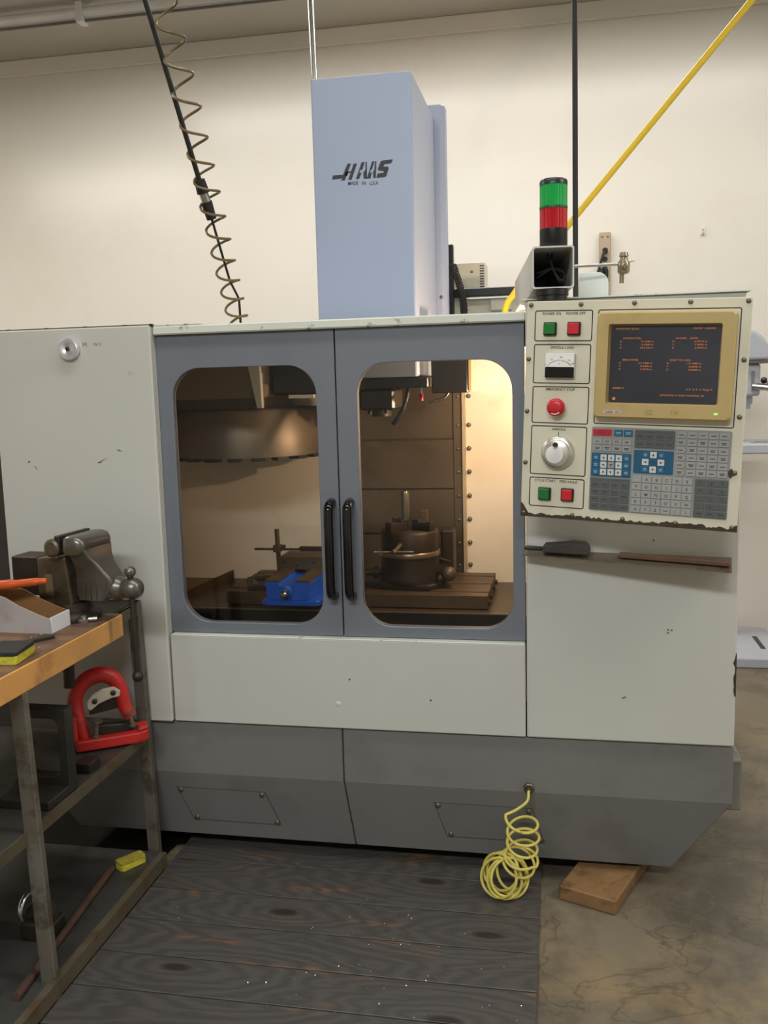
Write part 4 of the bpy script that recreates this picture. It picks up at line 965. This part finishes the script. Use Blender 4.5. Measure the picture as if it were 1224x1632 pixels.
mj = MB()
def sect(z, x0, x1, hy, r=.010):
    return [Vector((p, q, z)) for p, q in rrect(x0, x1, -hy, hy, min(r, hy * .9, (x1 - x0) * .45), 5)]
mj.loft([sect(.195, .032, .085, .074, .015), sect(.205, .028, .098, .077, .02), sect(.225, .028, .100, .078, .022), sect(.240, .032, .092, .077, .02), sect(.246, .042, .078, .070, .015)])
mj.loft([sect(.060, .045, .128, .034), sect(.085, .040, .150, .036), sect(.118, .042, .160, .038), sect(.140, .044, .142, .040), sect(.165, .042, .122, .046), sect(.185, .040, .108, .058), sect(.210, .034, .100, .070)])
mj.build('moving_jaw', visw, bv, **V)
MB().box(-.02, .135, -.030, .030, .062, .122).build('slide_bar', iron, bv, bevel=.004, **V)
for k_ in range(3): MB().box(.066 + k_ * .018, .072 + k_ * .018, -.0395, -.030, .062, .124).build('slide_rib', vism, bv, bevel=.001, **V)
hb = MB().lathe([(.034, .150), (.034, .164), (.028, .170), (.026, .180), (.029, .184), (.031, .196), (.030, .212), (.022, .224), (.010, .229), (0, .230)], (0, 0, .092), (1, 0, 0), n=28).build('screw_head', visw, bv, **V)
MB().cyl((.198, -.004, .150), (.206, -.010, -.150), .0085, n=14).build('handle_bar', darksteel, bv, **V)
MB().ball((.198, -.004, .140), .0165, 16).build('handle_ball', visw, bv, **V); MB().ball((.206, -.010, -.158), .0165, 16).build('handle_ball', darksteel, bv, **V)
MB().cyl((-.02, -.03, -.085), (.09, -.06, -.062), .0065, n=12).build('lock_lever', darksteel, bv, **V)
MB().ball((.092, -.061, -.061), .011, 14).build('lever_ball', darksteel, bv, **V)
MB().cyl((-.03, .0, -.21), (-.024, .0, -.0685), .016, n=14).build('mounting_bolt', darksteel, bv, **V)

# cardboard parts bin with things in it
pb = thing('parts_bin', 'low white cardboard parts bin with scooped sides on the bench', 'box', (-1.44, -.385, .867))
card = mat('grey_card', (168, 160, 156), .8, var=.06, scale=10, stain=((120, 108, 98), 9, .55, .7, .4)); brown = mat('brown_card', (132, 94, 54), .85, var=.10, scale=10); cw = mat('white_card', (222, 224, 230), .7, var=.03)
side = [(-1.60, .8672), (-1.338, .8672), (-1.340, .907), (-1.372, .918), (-1.43, .942), (-1.47, .964), (-1.50, .972), (-1.60, .972)]
MB().prism_y(side, -.432, -.429).build('side_panel', card, pb); MB().prism_y(side, -.335, -.332).build('side_panel', brown, pb)
MB().prism_y(side, -.4288, -.4275).build('panel_lining', brown, pb)
MB().box(-1.342, -1.338, -.429, -.335, .8672, .910).build('front_panel', cw, pb)
MB().box(-1.60, -1.342, -.4275, -.335, .8672, .870).build('bin_floor', brown, pb)
MB().box(-1.604, -1.60, -.429, -.335, .8672, .972).build('back_panel', brown, pb)
oh = thing('orange_tool', 'orange plastic handled tool lying across the parts bin', 'tool', (-1.50, -.40, .975))
MB().tube(smoothpath([(-1.60, -.40, .985), (-1.53, -.40, .988), (-1.47, -.395, .992), (-1.40, -.385, .9985), (-1.372, -.38, 1.000)], 5), .01, 12, rs=[.016] * 6 + [.014] * 5 + [.011] * 5 + [.009] * 4 + [.006]).build('handle', mat('orange_plastic', (196, 84, 34), .35), oh)
MB().box(-1.66, -1.60, -.405, -.395, .974, .996).build('blade', steel, oh)
dkb = MB().prism_z([(-1.70, -.30), (-1.565, -.30), (-1.56, -.22), (-1.70, -.22)], .8672, .965)
tag(dkb.build('black_case', mat('black_case', (40, 42, 46), .4), None, bevel=.006), 'black plastic case behind the parts bin on the bench', 'case')
def sponge(nm, label, M, lx, ly, hz, top, low):
    t = thing(nm, label, 'sponge', M.to_translation(), M.to_euler())
    rg2 = random.Random(nm)
    def slab(z0, z1):
        P = rrect(-lx / 2, lx / 2, -ly / 2, ly / 2, .008, 5); m = MB()
        m.loft([[Vector((a + rg2.uniform(-.0012, .0012), b + rg2.uniform(-.0012, .0012), z + rg2.uniform(-.001, .001))) for a, b in P] for z in (z0, (z0 + z1) / 2, z1)])
        return m
    slab(.001, hz * .7).build('sponge_layer', low, t, **V); slab(hz * .7 + .0012, hz).build('scouring_layer', top, t, **V)
ysp = mat('sponge_yellow', (190, 182, 56), .9, var=.12, scale=60, stain=((120, 112, 40), 30, .55, .65, .5), bump=.3, bscale=160); bsp = mat('sponge_black', (44, 44, 40), .95, var=.2, scale=60, bump=.3, bscale=160)
sponge('scouring_sponge', 'black and yellow scouring sponge on the wooden bench top', Matrix.Translation((-1.318, -.655, .8672)) @ Matrix.Rotation(.15, 4, 'Z'), .085, .11, .030, bsp, ysp)
sponge('yellow_sponge', 'dirty yellow sponge on the lowest bench shelf', Matrix.Translation((-1.300, -.155, .0602)) @ Matrix.Rotation(.95, 4, 'Z'), .085, .04, .026, mat('sponge_stained', (164, 152, 50), .9, var=.2, scale=50, bump=.3, bscale=160), ysp)
fl = MB(); M = Matrix.Translation((-1.345, -.515, .8672)) @ Matrix.Rotation(.98, 4, 'Z'); fl.box(-.06, .06, -.008, .008, 0, .008, M)
tag(fl.build('flat_file', darksteel, None, bevel=.001), 'short dark flat file beside the scouring sponge', 'file')
nut = thing('steel_fitting', 'small bright steel fitting between parts bin and bench vise', 'fitting', (-1.312, -.31, .867))
MB().lathe([(.016, 0), (.016, .012), (.010, .014), (.010, .022), (.006, .023)], n=6).build('hex', steel, nut, **V)
MB().cyl((.012, .008, .008), (.034, .016, .008), .008, n=12).build('stem', steel, nut, **V)
# shavings on the bench
sh_ = MB(); rr = random.Random(9)
for i in range(40):
    x = rr.uniform(-1.40, -1.258); y = rr.uniform(-.95, -.44); s = rr.uniform(.002, .005); a = rr.uniform(0, PI); c, d = math.cos(a) * s, math.sin(a) * s; z = .8672
    if -1.38 < x < -1.26 and -.73 < y < -.58: continue
    sh_.add([(x + c, y + d, z), (x - d * .5, y + c * .5, z + s * .5), (x - c, y - d, z), (x + d * .5, y - c * .5, z + s * .2)], [(0, 1, 2), (0, 2, 3), (0, 3, 1), (1, 3, 2)])
so = sh_.build('bench_shavings', mat('shaving', (168, 156, 140), .6)); so['kind'] = 'stuff'; tag(so, 'small pale shavings on the bench top', 'shavings')

# red pipe vise on the middle shelf
pv = thing('pipe_vise', 'red cast pipe vise with white jaw standing on the middle bench shelf', 'vise', (-1.340, -.165, .450), (0, 0, .58))
redp = mat('red_cast', (186, 40, 36), .4, var=.10, scale=12, stain=((110, 26, 24), 14, .56, .66, .6))
arch = smoothpath([(-.070, -.01, .025), (-.078, -.008, .075), (-.088, 0, .125), (-.084, .004, .170), (-.055, .006, .207), (-.010, .008, .218), (.028, .008, .200), (.045, .006, .160), (.052, .002, .115), (.066, -.004, .080)], 5)
MB().tube(arch, .018, 12, rs=[.019 + .005 * math.sin(PI * i / (len(arch) - 1)) for i in range(len(arch))]).build('yoke', redp, pv, **V)
jv = MB(); P0 = [(-.058, .128), (-.048, .118), (-.022, .136), (.014, .148), (.038, .150), (.042, .168), (.024, .182), (-.010, .180), (-.040, .166), (-.056, .148)]
jv.prism_y(P0, -.018, -.006); j_ = jv.build('upper_jaw', mat('jaw_white', (196, 188, 172), .45, var=.1, scale=20, stain=((110, 96, 80), 20, .6, .7, .6)), pv, bevel=.003, **V)
for x, z in ((-.034, .147), (.020, .165)): MB().lathe([(.008, 0), (.008, .003), (.004, .005)], (x, -.018, z), (0, -1, 0), n=12).build('jaw_bolt', darksteel, j_, **V)
MB().prism_y([(-.05, .100), (.044, .110), (.042, .160), (-.05, .150)], .002, .012).build('jaw_back', darksteel, pv, **V)
bs_ = MB()
bs_.prism_z([(-.095, -.045), (.085, -.045), (.115, -.030), (.115, .020), (.095, .030), (.095, -.010), (-.070, -.015), (-.070, .035), (-.095, .035)], .006, .040)
bs_.prism_z([(.083, -.044), (.116, -.029), (.116, .021), (.083, .021)], .040, .052)
bs_.build('base_frame', redp, pv, bevel=.006, segs=2, **V)
MB().box(-.068, .094, -.008, .030, .008, .022).build('base_web', darksteel, pv, **V)
MB().prism_y([(-.06, .022), (.08, .022), (.06, .060), (-.03, .068)], -.010, .020).build('lower_jaw', darksteel, pv, bevel=.003, **V)
for x, y, z, h in ((-.038, -.030, .040, .055), (.072, -.012, .052, .050)):
    MB().lathe([(.012, 0), (.012, .006), (.007, .007), (.007, h - .008), (.016, h - .007), (.016, h)], (x, y, z), (.10 if x < 0 else -.25, -.05, 1), n=14).build('clamp_bolt', mat('bolt_grey', (120, 108, 92), .4, .5), pv, **V)
for x in (-.06, .07): MB().lathe([(.010, 0), (.010, .008)], (x, -.01, -.0003), n=10).build('foot', darksteel, pv, **V)

MB().prism_x([(-.036, .036), (.012, .036), (.006, .105), (-.010, .125), (-.026, .105)], -.108, -.088).build('hinge_bracket', redp, pv, bevel=.005, segs=2, **V)
# black angle plate with a window, blocks and offcuts on the middle shelf
ap = thing('angle_plate', 'black cast angle plate with a large opening on the middle shelf', 'angle plate', (-1.345, -.50, .450))
cast = mat('black_cast', (52, 50, 46), .45, .4, var=.2, scale=12, stain=((84, 72, 54), 12, .58, .68, .5))
MB().rrframe((-1.425, -1.275, .452, .684), (-1.400, -1.302, .498, .656), .02, -.500, -.462).build('frame', cast, ap, bevel=.003, angle=60)
MB().box(-1.425, -1.278, -.60, -.455, .4502, .474).build('foot', cast, ap, bevel=.003)
MB().prism_x([(-.57, .474), (-.538, .474), (-.538, .505)], -1.405, -1.395).build('gusset', cast, ap)
blk = MB().box(-1.335, -1.288, -.375, -.315, .4505, .480); tag(blk.build('steel_block', darksteel, None, bevel=.002), 'small dark steel block in front of the red pipe vise', 'block')
hk = MB().tube(smoothpath([(-1.44, -.40, .56), (-1.445, -.42, .50), (-1.43, -.44, .470), (-1.39, -.44, .462), (-1.36, -.43, .4605)], 6), .0095, 10)
tag(hk.build('bent_bar', darksteel), 'bent dark iron bar leaning behind the angle plate', 'bar')
rod_ = MB().tube([(-1.34, -.20, .071), (-1.283, -.79, .071)], .0105, 10)
tag(rod_.build('iron_rod', mat('rusty_rod', (86, 62, 52), .6, .3, var=.2, scale=20)), 'long rusty iron rod lying on the lowest bench shelf', 'rod')
cl = thing('pipe_clamp', 'dark steel clamp with a round collar on the lowest bench shelf', 'clamp', (-1.37, -.53, .060))
MB().box(-.05, .05, -.035, .035, .0005, .05).build('body', darksteel, cl, bevel=.006, **V)
P = [(.0 + .045 * math.cos(t), .055 + .045 * math.sin(t)) for t in [PI * i / 12 for i in range(13)]]
MB().prism_y([(-.045, .05)] + P[::-1] + [(.045, .05)], -.012, .012).build('jaw', cast, cl, bevel=.002, **V)
rgc = MB(); rgc.tube([(-.04, .034 * math.cos(t), .075 + .034 * math.sin(t)) for t in [2 * PI * i / 24 for i in range(25)]], .008, 8, caps=False); rgc.build('collar', steel, cl, **V)
fb = MB().box(-1.62, -1.30, -.95, -.85, .452, .464)
tag(fb.build('steel_plate', railsteel, None, bevel=.002), 'flat steel plate on the near end of the middle shelf', 'plate')
